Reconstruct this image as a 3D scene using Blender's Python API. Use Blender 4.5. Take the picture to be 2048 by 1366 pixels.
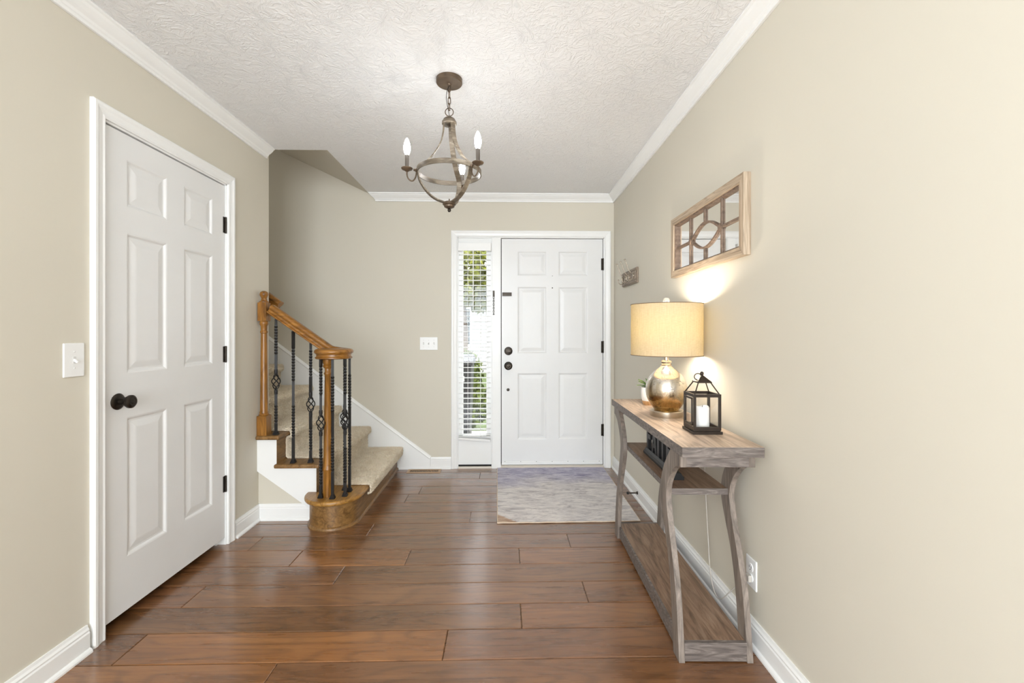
import bpy, math, random
from mathutils import Vector, Matrix
random.seed(7)
R = math.radians
PI = math.pi
scene = bpy.context.scene
for o in list(bpy.data.objects):
    bpy.data.objects.remove(o)
COL = scene.collection

# ------------------------------------------------------------------ camera
CAM_H = 1.215
cd = bpy.data.cameras.new('camera')
cam = bpy.data.objects.new('camera', cd)
COL.objects.link(cam)
cam.location = (0, 0, CAM_H)
cam.rotation_euler = (R(90), 0, R(-1.24))
cd.sensor_width = 36
cd.sensor_fit = 'HORIZONTAL'
cd.lens = 880 / 2048 * 36
cd.shift_y = -19 / 2048
cd.clip_start = 0.02
scene.camera = cam

# ------------------------------------------------------------------ world, sun, window daylight, exposure
world = bpy.data.worlds.new('world')
scene.world = world
world.use_nodes = True
bg = world.node_tree.nodes['Background']
bg.inputs['Color'].default_value = (0.93, 0.96, 1.0, 1)
bg.inputs['Strength'].default_value = 5.0

sun_d = bpy.data.lights.new('sun', 'SUN')
sun_d.energy = 4.0
sun_d.angle = R(2)
sun_d.color = (1, .95, .85)
sun = bpy.data.objects.new('sun', sun_d)
COL.objects.link(sun)
sun.rotation_euler = (R(25), R(48), 0)

def area(name, loc, rot, sx, sy, power, color):
    d = bpy.data.lights.new(name, 'AREA')
    d.shape = 'RECTANGLE'
    d.size, d.size_y = sx, sy
    d.energy = power
    d.color = color
    o = bpy.data.objects.new(name, d)
    COL.objects.link(o)
    o.location = loc
    o.rotation_euler = rot
    return o
# daylight falling through the wide window of the rear wall (behind the camera)
area('rear_window_daylight', (-0.35, -2.36, 1.40), (R(90), 0, 0), 2.1, 1.75, 124, (.85, .93, 1))
# daylight through the window in the left wall, behind the camera
area('side_window_daylight', (-1.64, -1.50, 1.42), (0, R(-90), 0), 1.55, 1.15, 34, (.87, .94, 1))
# added fill light to brighten the stairwell; no source is seen up there
area('stairwell_fill', (-3.45, 3.45, 3.05), (0, R(-62), 0),   .7, .7, 5, (.95, .975, 1))

scene.cycles.use_adaptive_sampling = True
scene.cycles.adaptive_threshold = .03
scene.cycles.max_bounces = 8
vs = scene.view_settings
vs.view_transform = 'Standard'
vs.look = 'None'
vs.exposure = 0.0
vs.gamma = 1.0
vs.use_curve_mapping = False

# ------------------------------------------------------------------ mesh helpers
class MB:
    """collects geometry; build() links it as ONE mesh object"""
    def __init__(s):
        s.v, s.f = [], []
    def add(s, vs_, fs_):
        b = len(s.v)
        s.v += [tuple(p) for p in vs_]
        s.f += [tuple(b + i for i in q) for q in fs_]
        return s
    def box(s, x0, y0, z0, x1, y1, z1):
        if x0 > x1: x0, x1 = x1, x0
        if y0 > y1: y0, y1 = y1, y0
        if z0 > z1: z0, z1 = z1, z0
        return s.add([(x0,y0,z0),(x1,y0,z0),(x1,y1,z0),(x0,y1,z0),(x0,y0,z1),(x1,y0,z1),(x1,y1,z1),(x0,y1,z1)],
              [(0,3,2,1),(4,5,6,7),(0,1,5,4),(1,2,6,5),(2,3,7,6),(3,0,4,7)])
    def prism(s, poly, a0, a1, axis='y'):
        """poly: 2-D points; axis: extrusion axis"""
        n = len(poly)
        def p(q, a):
            if axis == 'y': return (q[0], a, q[1])
            if axis == 'x': return (a, q[0], q[1])
            return (q[0], q[1], a)
        ar = sum(poly[i][0]*poly[(i+1)%n][1]-poly[(i+1)%n][0]*poly[i][1] for i in range(n))
        flip = (ar > 0)
        if axis == 'y': flip = not flip
        vs_ = [p(q, a0) for q in poly] + [p(q, a1) for q in poly]
        top = tuple(range(n, 2*n)); bot = tuple(reversed(range(n)))
        sides = [(i, (i+1)%n, (i+1)%n+n, i+n) for i in range(n)]
        fs_ = [bot, top] + sides
        if not flip: fs_ = [tuple(reversed(q)) for q in fs_]
        return s.add(vs_, fs_)
    def lathe(s, prof, n=24, o=(0,0,0), axis='z', caps=True):
        """prof: list of (radius, height) along axis"""
        def p(r, h, a):
            c, d = r*math.cos(a), r*math.sin(a)
            if axis == 'z': q = (c, d, h)
            elif axis == '-y': q = (c, -h, d)
            elif axis == 'x': q = (h, c, d)
            elif axis == '-x': q = (-h, d, c)
            elif axis == 'y': q = (d, h, c)
            return (o[0]+q[0], o[1]+q[1], o[2]+q[2])
        vs_ = [p(r, h, 2*PI*k/n) for r, h in prof for k in range(n)]
        fs_ = []
        for i in range(len(prof)-1):
            for k in range(n):
                k2 = (k+1) % n
                fs_.append((i*n+k, i*n+k2, (i+1)*n+k2, (i+1)*n+k))
        if caps:
            if prof[0][0] > 1e-6: fs_.append(tuple(reversed(range(n))))
            if prof[-1][0] > 1e-6: fs_.append(tuple((len(prof)-1)*n+k for k in range(n)))
        return s.add(vs_, fs_)
    def sweep(s, path, sect, closed=False, up=None, caps=True):
        """sect(i) -> list of (side, up) points ; path list of 3-D points"""
        P = [Vector(p) for p in path]; m = len(P)
        rings = []
        prev_n = None
        for i in range(m):
            if closed: t = P[(i+1)%m]-P[i-1]
            else: t = P[min(i+1, m-1)]-P[max(i-1, 0)]
            t.normalize()
            if up is not None:
                side = t.cross(Vector(up))
                if side.length < 1e-5: side = Vector((1,0,0))
                side.normalize()
                u = side.cross(t)
            else:
                if prev_n is None:
                    a = Vector((0,0,1)) if abs(t.z) < .9 else Vector((1,0,0))
                    side = t.cross(a).normalized()
                else:
                    side = (prev_n - t*prev_n.dot(t)).normalized()
                prev_n = side
                u = side.cross(t)
            q = sect(i) if callable(sect) else sect
            rings.append([P[i]+side*a+u*b for a, b in q])
        n = len(rings[0])
        vs_ = [p for r_ in rings for p in r_]
        fs_ = []
        mm = m if closed else m-1
        for i in range(mm):
            j = (i+1) % m
            for k in range(n):
                k2 = (k+1) % n
                fs_.append((i*n+k, j*n+k, j*n+k2, i*n+k2))
        if caps and not closed:
            fs_.append(tuple(range(n))); fs_.append(tuple(reversed([(m-1)*n+k for k in range(n)])))
        return s.add(vs_, fs_)
    def tube(s, path, r, n=8, closed=False):
        return s.sweep(path, lambda i: [((r(i) if callable(r) else r)*math.cos(2*PI*k/n), (r(i) if callable(r) else r)*math.sin(2*PI*k/n)) for k in range(n)], closed)
    def build(s, name, m, parent=None, bevel=0, smooth=None, fix=False, seg=2):
        me = bpy.data.meshes.new(name)
        me.from_pydata(s.v, [], s.f)
        me.validate()
        if fix:
            import bmesh
            b = bmesh.new(); b.from_mesh(me)
            bmesh.ops.recalc_face_normals(b, faces=b.faces)
            b.to_mesh(me); b.free()
        me.materials.append(m)
        if smooth:
            for p in me.polygons: p.use_smooth = True
            me.set_sharp_from_angle(angle=R(smooth))
        o = bpy.data.objects.new(name, me)
        COL.objects.link(o)
        if parent: o.parent = parent
        if bevel:
            bm_ = o.modifiers.new('bevel', 'BEVEL')
            bm_.width = bevel; bm_.segments = seg; bm_.limit_method = 'ANGLE'; bm_.angle_limit = R(30)
        return o

def circle(c, r, n, plane='xz', a0=0, a1=2*PI, end=False):
    out = []
    for k in range(n + (1 if end else 0)):
        a = a0+(a1-a0)*k/n
        u, w = r*math.cos(a), r*math.sin(a)
        out.append({'xz': (c[0]+u, c[1], c[2]+w), 'xy': (c[0]+u, c[1]+w, c[2]), 'yz': (c[0], c[1]+u, c[2]+w)}[plane])
    return out

def smooth_curve(pts, n=6):
    """Catmull-Rom through pts"""
    P = [Vector(p) for p in pts]; out = []
    for i in range(len(P)-1):
        p0 = P[max(i-1, 0)]; p1 = P[i]; p2 = P[i+1]; p3 = P[min(i+2, len(P)-1)]
        for k in range(n):
            t = k/n
            out.append(.5*((2*p1)+(-p0+p2)*t+(2*p0-5*p1+4*p2-p3)*t*t+(-p0+3*p1-3*p2+p3)*t**3))
    out.append(P[-1])
    return [tuple(p) for p in out]

def tag(o, label=None, cat=None, group=None, kind=None):
    if label: o['label'] = label
    if cat: o['category'] = cat
    if group: o['group'] = group
    if kind: o['kind'] = kind
    return o

def thing(name, label, cat, loc=(0,0,0), rz=0, group=None, kind=None):
    o = bpy.data.objects.new(name, None)
    o.empty_display_size = .05
    COL.objects.link(o)
    o.location = loc; o.rotation_euler = (0, 0, rz)
    return tag(o, label, cat, group, kind)

def copy_part(o, parent, loc=None, rot=None):
    c = o.copy(); COL.objects.link(c); c.parent = parent
    if loc is not None: c.location = loc
    if rot is not None: c.rotation_euler = rot
    for ch in list(o.children):
        copy_part(ch, c)
    return c

# ------------------------------------------------------------------ material helpers
def lin(h):
    if isinstance(h, str):
        h = h.lstrip('#'); c = [int(h[i:i+2], 16)/255 for i in (0,2,4)]
    else: c = [x/255 for x in h]
    return tuple(x/12.92 if x <= .04045 else ((x+.055)/1.055)**2.4 for x in c)+(1,)

def node(nt, t, props=None, **ins):
    n = nt.nodes.new(t)
    for k, v in (props or {}).items(): setattr(n, k, v)
    for k, v in ins.items():
        key = int(k[1:]) if k[0] == 'i' and k[1:].isdigit() else k.replace('_', ' ')
        s_ = n.inputs[key]
        if isinstance(v, bpy.types.NodeSocket): nt.links.new(v, s_)
        else: s_.default_value = v
    return n

def ramp(nt, fac, stops, interp='LINEAR'):
    n = nt.nodes.new('ShaderNodeValToRGB')
    n.color_ramp.interpolation = interp
    e = n.color_ramp.elements
    while len(e) < len(stops): e.new(0.5)
    for i, (p, c) in enumerate(stops):
        e[i].position = p
        e[i].color = c if not isinstance(c, (int, float)) else (c, c, c, 1)
    nt.links.new(fac, n.inputs['Fac'])
    return n.outputs['Color']

def newmat(name, base=(.8,.8,.8,1), rough=.5, metal=0., **kw):
    m = bpy.data.materials.new(name); m.use_nodes = True
    nt = m.node_tree; b = nt.nodes['Principled BSDF']
    b.inputs['Base Color'].default_value = base
    b.inputs['Roughness'].default_value = rough
    b.inputs['Metallic'].default_value = metal
    for k, v in kw.items(): b.inputs[k.replace('_', ' ')].default_value = v
    return m, nt, b

def mixc(nt, fac, a, b, mode='MIX'):
    n = nt.nodes.new('ShaderNodeMix'); n.data_type = 'RGBA'; n.blend_type = mode
    for s_, v in ((n.inputs[0], fac), (n.inputs[6], a), (n.inputs[7], b)):
        if isinstance(v, bpy.types.NodeSocket): nt.links.new(v, s_)
        else: s_.default_value = v
    return n.outputs[2]

def bump(nt, b, h, strength=.2, dist=.002):
    n = node(nt, 'ShaderNodeBump', Height=h, Strength=strength, Distance=dist)
    nt.links.new(n.outputs[0], b.inputs['Normal'])

def coords(nt, scale=(1,1,1), rot=(0,0,0), rnd=False, which='Object'):
    tc = node(nt, 'ShaderNodeTexCoord')
    v = tc.outputs[which]
    if rnd:
        oi = node(nt, 'ShaderNodeObjectInfo')
        mu = node(nt, 'ShaderNodeMath', {'operation': 'MULTIPLY'}, i0=oi.outputs['Random'], i1=37.0)
        ad = node(nt, 'ShaderNodeVectorMath', {'operation': 'ADD'}, i0=v)
        nt.links.new(mu.outputs[0], ad.inputs[1]); v = ad.outputs[0]
    return node(nt, 'ShaderNodeMapping', Vector=v, Scale=scale, Rotation=rot).outputs[0]

def plain(name, col, rough=.5, metal=0., var=.04, scale=60, bs=0, **kw):
    """painted / plastic / metal surface with faint tonal variation and micro relief"""
    m, nt, b = newmat(name, lin(col), rough, metal, **kw)
    c = coords(nt)
    nz = node(nt, 'ShaderNodeTexNoise', Vector=c, Scale=scale*.12, Detail=3.0)
    base = lin(col)
    lo = tuple(x*(1-var) for x in base[:3])+(1,); hi = tuple(min(1, x*(1+var)) for x in base[:3])+(1,)
    nt.links.new(ramp(nt, nz.outputs['Fac'], [(.3, lo), (.7, hi)]), b.inputs['Base Color'])
    if bs:
        n2 = node(nt, 'ShaderNodeTexNoise', Vector=c, Scale=scale*6, Detail=2.0)
        bump(nt, b, n2.outputs['Fac'], bs, .001)
    return m

def contour(nt, vec, freq=40.0, detail=1.5):
    """growth-ring lines: contour lines of a stretched noise field, 0..1"""
    n = node(nt, 'ShaderNodeTexNoise', Vector=vec, Scale=1.0, Detail=detail, Roughness=.4)
    m = node(nt, 'ShaderNodeMath', {'operation': 'MULTIPLY'}, i0=n.outputs['Fac'], i1=freq)
    sn = node(nt, 'ShaderNodeMath', {'operation': 'SINE'}, i0=m.outputs[0])
    return node(nt, 'ShaderNodeMath', {'operation': 'MULTIPLY_ADD'}, i0=sn.outputs[0], i1=.5, i2=.5).outputs[0]

def wood(name, dark, mid, light, grain=(2, 26, 26), rough=.42, bs=.12, rings=1.5, rnd=True, spec=.5):
    """grain runs along local X unless the scale says otherwise"""
    m, nt, b = newmat(name, lin(mid), rough)
    c = coords(nt, grain, rnd=rnd)
    n1 = node(nt, 'ShaderNodeTexNoise', Vector=c, Scale=1.0, Detail=6.0, Roughness=.62, Distortion=rings)
    c2 = coords(nt, tuple(g*9 if g > 6 else g*2.5 for g in grain), rnd=rnd)
    n2 = node(nt, 'ShaderNodeTexNoise', Vector=c2, Scale=1.0, Detail=4.0, Roughness=.7)
    col = ramp(nt, n1.outputs['Fac'], [(.28, lin(dark)), (.5, lin(mid)), (.74, lin(light))])
    fine = ramp(nt, n2.outputs['Fac'], [(.35, .72), (.55, 1.0)])
    col = mixc(nt, .6, col, fine, 'MULTIPLY')
    ln_ = contour(nt, coords(nt, tuple(g*.32 if g > 6 else g*.5 for g in grain), rnd=rnd), 60.0)
    col = mixc(nt, .55, col, ramp(nt, ln_, [(.0, .62), (.3, 1.0), (1., 1.0)]), 'MULTIPLY')
    nt.links.new(col, b.inputs['Base Color'])
    bump(nt, b, n2.outputs['Fac'], bs, .001)
    b.inputs['Specular IOR Level'].default_value = spec
    return m

def emis(name, col, strength):
    m = bpy.data.materials.new(name); m.use_nodes = True
    nt = m.node_tree; nt.nodes.clear()
    e = node(nt, 'ShaderNodeEmission', Color=col, Strength=strength)
    out = node(nt, 'ShaderNodeOutputMaterial'); nt.links.new(e.outputs[0], out.inputs[0])
    return m

def clear_glass(name, refl=.08, tint=(1,1,1,1)):
    m = bpy.data.materials.new(name); m.use_nodes = True
    nt = m.node_tree; nt.nodes.clear()
    fr = node(nt, 'ShaderNodeMath', {'operation': 'MULTIPLY_ADD'}, i0=node(nt, 'ShaderNodeMath', {'operation': 'POWER'}, i0=node(nt, 'ShaderNodeLayerWeight', Blend=.5).outputs['Facing'], i1=4.0).outputs[0], i1=.4, i2=.02)
    t = node(nt, 'ShaderNodeBsdfTransparent', Color=tint)
    g = node(nt, 'ShaderNodeBsdfGlossy', Roughness=.02)
    mx = node(nt, 'ShaderNodeMixShader', i0=fr.outputs[0], i1=t.outputs[0], i2=g.outputs[0])
    out = node(nt, 'ShaderNodeOutputMaterial'); nt.links.new(mx.outputs[0], out.inputs[0])
    return m

# ------------------------------------------------------------------ materials
def wall_mat(name, col):
    m, nt, b = newmat(name, lin(col), .55)
    c = coords(nt)
    n2 = node(nt, 'ShaderNodeTexNoise', Vector=c, Scale=1.3, Detail=2.0)
    base = lin(col)
    nt.links.new(ramp(nt, n2.outputs['Fac'], [(.3, tuple(x*.985 for x in base[:3])+(1,)), (.7, base)]), b.inputs['Base Color'])
    b.inputs['Specular IOR Level'].default_value = .35
    return m
WALL = wall_mat('beige_wall_paint', (212, 206, 191))

def ceiling_mat():
    m, nt, b = newmat('stomped_ceiling', lin((238, 238, 238)), .8)
    c = coords(nt)
    warp = node(nt, 'ShaderNodeTexNoise', Vector=c, Scale=7.0, Detail=2.0)
    cv = mixc(nt, .12, c, warp.outputs['Color'])
    # crow's-foot stomp: short radiating ridges inside each stomp cell
    vo = node(nt, 'ShaderNodeTexVoronoi', Vector=cv, Scale=5.5)
    sub = node(nt, 'ShaderNodeVectorMath', {'operation': 'SUBTRACT'}, i0=cv, i1=vo.outputs['Position'])
    se = node(nt, 'ShaderNodeSeparateXYZ', Vector=sub.outputs[0])
    at = node(nt, 'ShaderNodeMath', {'operation': 'ARCTAN2'}, i0=se.outputs[1], i1=se.outputs[0])
    cx_ = node(nt, 'ShaderNodeCombineXYZ', X=at.outputs[0], Y=vo.outputs['Distance'])
    rid = node(nt, 'ShaderNodeTexNoise', Vector=node(nt, 'ShaderNodeMapping', Vector=cx_.outputs[0], Scale=(5, 9, 1)).outputs[0], Scale=1.0, Detail=3.0, Distortion=.8)
    wor = node(nt, 'ShaderNodeTexNoise', Vector=cv, Scale=38.0, Detail=3.0, Distortion=1.6)
    r1 = ramp(nt, rid.outputs['Fac'], [(.47, 0.), (.6, 1.)])
    r2 = ramp(nt, wor.outputs['Fac'], [(.48, 0.), (.62, 1.)])
    h = mixc(nt, .5, r1, r2)
    bump(nt, b, h, .65, .004)
    b.inputs['Specular IOR Level'].default_value = .2
    return m
CEIL = ceiling_mat()
TRIM = plain('white_trim_paint', (240, 240, 238), .32, var=.01)
DOORW = plain('white_door_paint', (231, 231, 230), .35, var=.01)
PLASTIC = plain('white_plastic', (240, 240, 238), .3, var=.01, bs=.0)
BRONZE = plain('oil_rubbed_bronze', (58, 52, 46), .35, .85, var=.25, scale=200)
BLACKIRON = plain('black_iron', (24, 21, 20), .5, .2, var=.2, scale=200)
DARKVOID = plain('gap_shade', (20, 18, 17), .9)  # near-black colour standing in for shade inside gaps and openings

def floor_mat():
    m, nt, b = newmat('hickory_plank', rough=.3)
    oi = node(nt, 'ShaderNodeObjectInfo')
    c = coords(nt, (1.1, 15, 6), rnd=True)
    n1 = node(nt, 'ShaderNodeTexNoise', Vector=c, Scale=1.0, Detail=5.0, Roughness=.55, Distortion=1.4)
    w = contour(nt, coords(nt, (1.1, 6.5, 1), rnd=True), 75.0)
    n2 = node(nt, 'ShaderNodeTexNoise', Vector=coords(nt, (16, 190, 20), rnd=True), Scale=1.0, Detail=4.0, Roughness=.65)
    n3 = node(nt, 'ShaderNodeTexNoise', Vector=coords(nt, (1.6, 3.5, 1), rnd=True), Scale=1.0, Detail=2.0)
    col = ramp(nt, n1.outputs['Fac'], [(.2, lin((104, 68, 40))), (.5, lin((130, 88, 54))), (.8, lin((150, 106, 68)))])
    gr = ramp(nt, w, [(.0, .60), (.35, .98), (1., 1.04)])
    col = mixc(nt, .5, col, gr, 'MULTIPLY')
    pores = ramp(nt, n2.outputs['Fac'], [(.34, .62), (.48, 1.0)])
    col = mixc(nt, .55, col, pores, 'MULTIPLY')
    blotch = ramp(nt, n3.outputs['Fac'], [(.3, .8), (.7, 1.08)])
    col = mixc(nt, 1.0, col, blotch, 'MULTIPLY')
    col = mixc(nt, 1.0, col, oi.outputs['Color'], 'MULTIPLY')
    nt.links.new(col, b.inputs['Base Color'])
    rr = ramp(nt, n1.outputs['Fac'], [(.3, .24), (.7, .34)])
    nt.links.new(rr, b.inputs['Roughness'])
    hm = node(nt, 'ShaderNodeMath', {'operation': 'ADD'}, i0=n2.outputs['Fac'], i1=n1.outputs['Fac'])
    bump(nt, b, hm.outputs[0], .12, .0015)
    b.inputs['Specular IOR Level'].default_value = .5
    b.inputs['Coat Weight'].default_value = .9
    b.inputs['Coat Roughness'].default_value = .18
    return m
PLANK = floor_mat()
SUBFLOOR = plain('dark_subfloor', (40, 26, 18), .8)
OAK = wood('stained_oak', (100, 62, 18), (146, 97, 36), (178, 124, 56), (3, 30, 30), .3)
OAKV = wood('stained_oak_upright', (100, 62, 18), (146, 97, 36), (178, 124, 56), (30, 30, 3), .3)
OAKY = wood('stained_oak_crosswise', (120, 80, 30), (168, 122, 58), (190, 146, 80), (26, 3, 26), .32)
RISERW = wood('stained_oak_riser', (92, 62, 28), (134, 98, 54), (158, 120, 72), (26, 4, 26), .38)
GREYTOP = wood('weathered_oak_top', (156, 132, 110), (196, 172, 150), (214, 194, 174), (24, 2.2, 24), .42, rings=2.2)
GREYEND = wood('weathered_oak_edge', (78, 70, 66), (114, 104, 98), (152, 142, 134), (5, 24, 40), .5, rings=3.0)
GREYLEG = wood('weathered_oak_leg', (94, 84, 76), (130, 118, 108), (156, 143, 132), (26, 26, 3), .5)
SHELFW = wood('weathered_oak_shelf', (98, 74, 58), (140, 112, 90), (162, 136, 114), (20, 2.2, 20), .45, rings=2.4)
WASHED = wood('whitewashed_frame_wood', (132, 112, 90), (180, 160, 136), (206, 188, 166), (3, 60, 60), .6, bs=.3)
WASHEDV = wood('whitewashed_frame_wood_upright', (132, 112, 90), (180, 160, 136), (206, 188, 166), (60, 60, 3), .6, bs=.3)
RUSTWOOD = wood('brown_muntin_wood', (80, 64, 52), (120, 100, 84), (150, 130, 114), (40, 20, 20), .6)

# ------------------------------------------------------------------ room shell
D = 3.93            # back wall
XL = -1.58          # left wall
HC = 2.44           # ceiling
YR = -2.3           # rear wall
def XR(y): return .962+.0098*y
RW_ROT = -math.atan(.0098)

def struct(name, mb, m, label=None, **kw):
    o = mb.build(name, m, None, **kw)
    o['kind'] = 'structure'
    if label: o['label'] = label
    return o

# floor: sub-floor with every plank on its own
mb = MB(); mb.box(-3.6, YR-.1, -.06, 1.12, D+.12, -.0125)
floor = struct('floor', mb, SUBFLOOR, 'brown hickory plank floor of the entrance hall')
PW = .1677
rows = []
joints = {0: [-.825], 1: [-1.426, -.223], 2: [.08], 3: [-1.417, .388], 4: [-.816], 5: [-1.109, -.511, .092], 6: [-1.417, .386], 7: [-.81], 8: [-.212]}
tone = {(5, 1): (1.28, 1.2, .92), (1, 1): (1.22, 1.12, .84), (0, 0): (1.2, 1.12, .86), (2, 1): (1.1, 1.06, 1.0), (5, 3): (1.08, 1.05, 1.0)}
plank_cache = {}
def add_plank(x0, x1, y0, y1, tn):
    L = round(x1-x0, 3)
    key = (L, round(y1-y0, 3))
    if key not in plank_cache:
        mb = MB(); hx, hy, g, b = L/2, (y1-y0)/2, .0010, .0028
        vs_ = []
        for z, i in ((-.0125, 0), (-.002, 0), (0, b)):
            vs_ += [(-hx+g+i,-hy+g+i,z),(hx-g-i,-hy+g+i,z),(hx-g-i,hy-g-i,z),(-hx+g+i,hy-g-i,z)]
        fs_ = [(8,9,10,11)]
        for l in (0, 4):
            for k in range(4): fs_.append((l+k, l+(k+1)%4, l+4+(k+1)%4, l+4+k))
        mb.add(vs_, fs_)
        o = mb.build('plank', PLANK, floor)
        plank_cache[key] = o.data
    else:
        o = bpy.data.objects.new('plank', plank_cache[key]); COL.objects.link(o); o.parent = floor
    o.location = ((x0+x1)/2, (y0+y1)/2, 0)
    o.color = (tn[0], tn[1], tn[2], 1)
k0 = int(math.floor((YR-1.467)/PW))
for k in range(k0, 16):
    y0 = 1.467+PW*k; y1 = min(y0+PW, D+.03)
    if y0 >= D: break
    xs = joints.get(k)
    if xs is None:
        off = (k*.37) % 1.2
        xs = [-3.2+off+random.choice((0., .3))]
        while xs[-1] < .7: xs.append(xs[-1]+random.choice((.9, 1.2, 1.5)))
        xs = [q for q in xs if q < .85]
    cuts = [-2.45]+[q for q in xs if q > -2.2]+[1.05]
    for i in range(len(cuts)-1):
        t = random.uniform(.82, 1.04)
        tn = tone.get((k, i), (t, t*random.uniform(.97, 1.02), t*random.uniform(.95, 1.05)))
        add_plank(cuts[i], cuts[i+1], y0, y1, tn)

# ceiling with the stair opening left out
mb = MB()
mb.prism([(-2.45, YR-.1), (1.12, YR-.1), (1.12, D+.1), (-1.18, D+.1), (-1.18, 2.99), (-2.45, 2.99)], HC, HC+.25, 'z')
struct('ceiling', mb, CEIL, 'white ceiling with a stomped plaster texture', fix=True)

# left wall with the closet doorway
DY0, DY1, DZ = 1.770, 2.560, 2.064
mb = MB()
mb.box(XL-.12, YR, 0, XL, -2.13, HC).box(XL-.12, -.87, 0, XL, DY0, HC).box(XL-.12, -2.13, 0, XL, -.87, .60).box(XL-.12, -2.13, 2.25, XL, -.87, HC)
mb.box(XL-.12, DY1, 0, XL, 3.01, HC).box(XL-.12, DY0, DZ, XL, DY1, HC)
struct('wall_left', mb, WALL, 'beige painted left wall around the white closet door')
mb = MB()
mb.box(-2.42, 1.3, -.01, -2.36, 2.89, HC).box(-2.36, 1.3, -.01, XL-.12, 1.36, HC)
struct('wall_closet', mb, WALL, 'inside walls of the dark closet behind the left door')

# stair enclosure
mb = MB()
mb.box(-3.6, 2.89, 0, XL-.12, 3.01, 3.7)
mb.box(XL-.12, 2.89, HC+.25, -1.06, 3.01, 3.7)
struct('wall_stairwell', mb, WALL, 'beige wall enclosing the near side of the staircase')
mb = MB(); mb.box(-3.72, 2.89, 0, -3.6, D+.12, 3.9)
struct('wall_stair_end', mb, WALL, 'beige end wall high up the stairwell')
mb = MB(); mb.prism([(-1.18, HC), (-1.18, HC+.15), (-3.6, HC+.12+1.21), (-3.6, HC+1.152)], 2.99, D, 'y')
struct('stair_soffit', mb, WALL, 'beige sloping soffit above the stairs', fix=True)
# wall under the stringer
mb = MB(); mb.prism([(XL, 0), (-1.16, 0), (-1.16, .10), (XL, .42)], 2.885, 2.94, 'y')
struct('wall_under_stairs', mb, WALL, 'small beige wall below the white stair stringer', fix=True)

# back wall with hole for door and sidelight
HX0, HX1, HZ = -.405, .915, 2.066
mb = MB()
mb.box(-3.6, D, 0, HX0, D+.12, 3.9).box(HX1, D, 0, 1.14, D+.12, 3.9).box(HX0, D, HZ, HX1, D+.12, 3.9)
struct('wall_back', mb, WALL, 'beige back wall around the front door and stairs')

# right wall (very slightly out of parallel)
mb = MB(); mb.prism([(XR(YR), YR), (XR(YR)+.12, YR), (XR(D)+.12, D), (XR(D), D)], 0, HC, 'z')
struct('wall_right', mb, WALL, 'beige painted right wall behind the console table', fix=True)

# rear wall behind the camera with its wide window
mb = MB()
mb.box(-1.70, YR-.12, 0, -1.40, YR, HC).box(.70, YR-.12, 0, 1.12, YR, HC).box(-1.40, YR-.12, 2.28, .70, YR, HC).box(-1.40, YR-.12, 0, .70, YR, .52)
struct('wall_rear', mb, WALL, 'beige rear wall with a wide window behind the camera')
w2 = thing('window_2', 'wide white framed window in the rear wall behind the camera', None, (0, 0, 0), kind='structure')
mb = MB()
mb.box(-1.46, YR, .46, .76, YR+.02, .52).box(-1.46, YR, 2.28, .76, YR+.02, 2.34).box(-1.46, YR, .52, -1.40, YR+.02, 2.28).box(.70, YR, .52, .76, YR+.02, 2.28)
mb.box(-.38, YR-.06, .52, -.32, YR-.02, 2.28).box(-1.40, YR-.06, 1.38, .70, YR-.02, 1.42)
mb.build('window_frame', TRIM, w2)

w3 = thing('window_3', 'white framed side window in the left wall behind the camera', None, (0, 0, 0), kind='structure')
mb = MB()
mb.box(XL, -2.19, .54, XL+.018, -.81, .60).box(XL, -2.19, 2.25, XL+.018, -.81, 2.31).box(XL, -2.19, .60, XL+.018, -2.13, 2.25).box(XL, -.87, .60, XL+.018, -.81, 2.25)
mb.box(XL-.05, -1.52, .60, XL-.02, -1.48, 2.25).box(XL-.05, -2.13, 1.40, XL-.02, -.87, 1.44)
mb.build('window_frame', TRIM, w3)

# crown mouldings
CP = [(0,0),(.060,0),(.060,.009),(.053,.013),(.047,.022),(.034,.034),(.022,.043),(.017,.052),(.012,.055),(.012,.067),(0,.067)]
mb = MB(); mb.prism([(XL+p, HC-d) for p, d in CP], YR, 2.974, 'y')
struct('trim_1', mb, TRIM, 'white crown moulding above the left wall', fix=True, bevel=.0015)
mb = MB()
vs_ = []
for y in (YR, D): vs_ += [(XR(y)-p, y, HC-d) for p, d in CP]
n = len(CP)
mb.add(vs_, [tuple(range(n)), tuple(range(n, 2*n))]+[(i, (i+1)%n, (i+1)%n+n, i+n) for i in range(n)])
struct('trim_2', mb, TRIM, 'white crown moulding above the right wall', fix=True, bevel=.0015)
mb = MB()
vs_ = []
for e in (0, 1): vs_ += [((-1.115-p*1.0) if e == 0 else XR(D), D-p, HC-d) for p, d in CP]
mb.add(vs_, [tuple(range(n)), tuple(range(n, 2*n))]+[(i, (i+1)%n, (i+1)%n+n, i+n) for i in range(n)])
struct('trim_3', mb, TRIM, 'white crown moulding above the back wall', fix=True, bevel=.0015)

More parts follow.
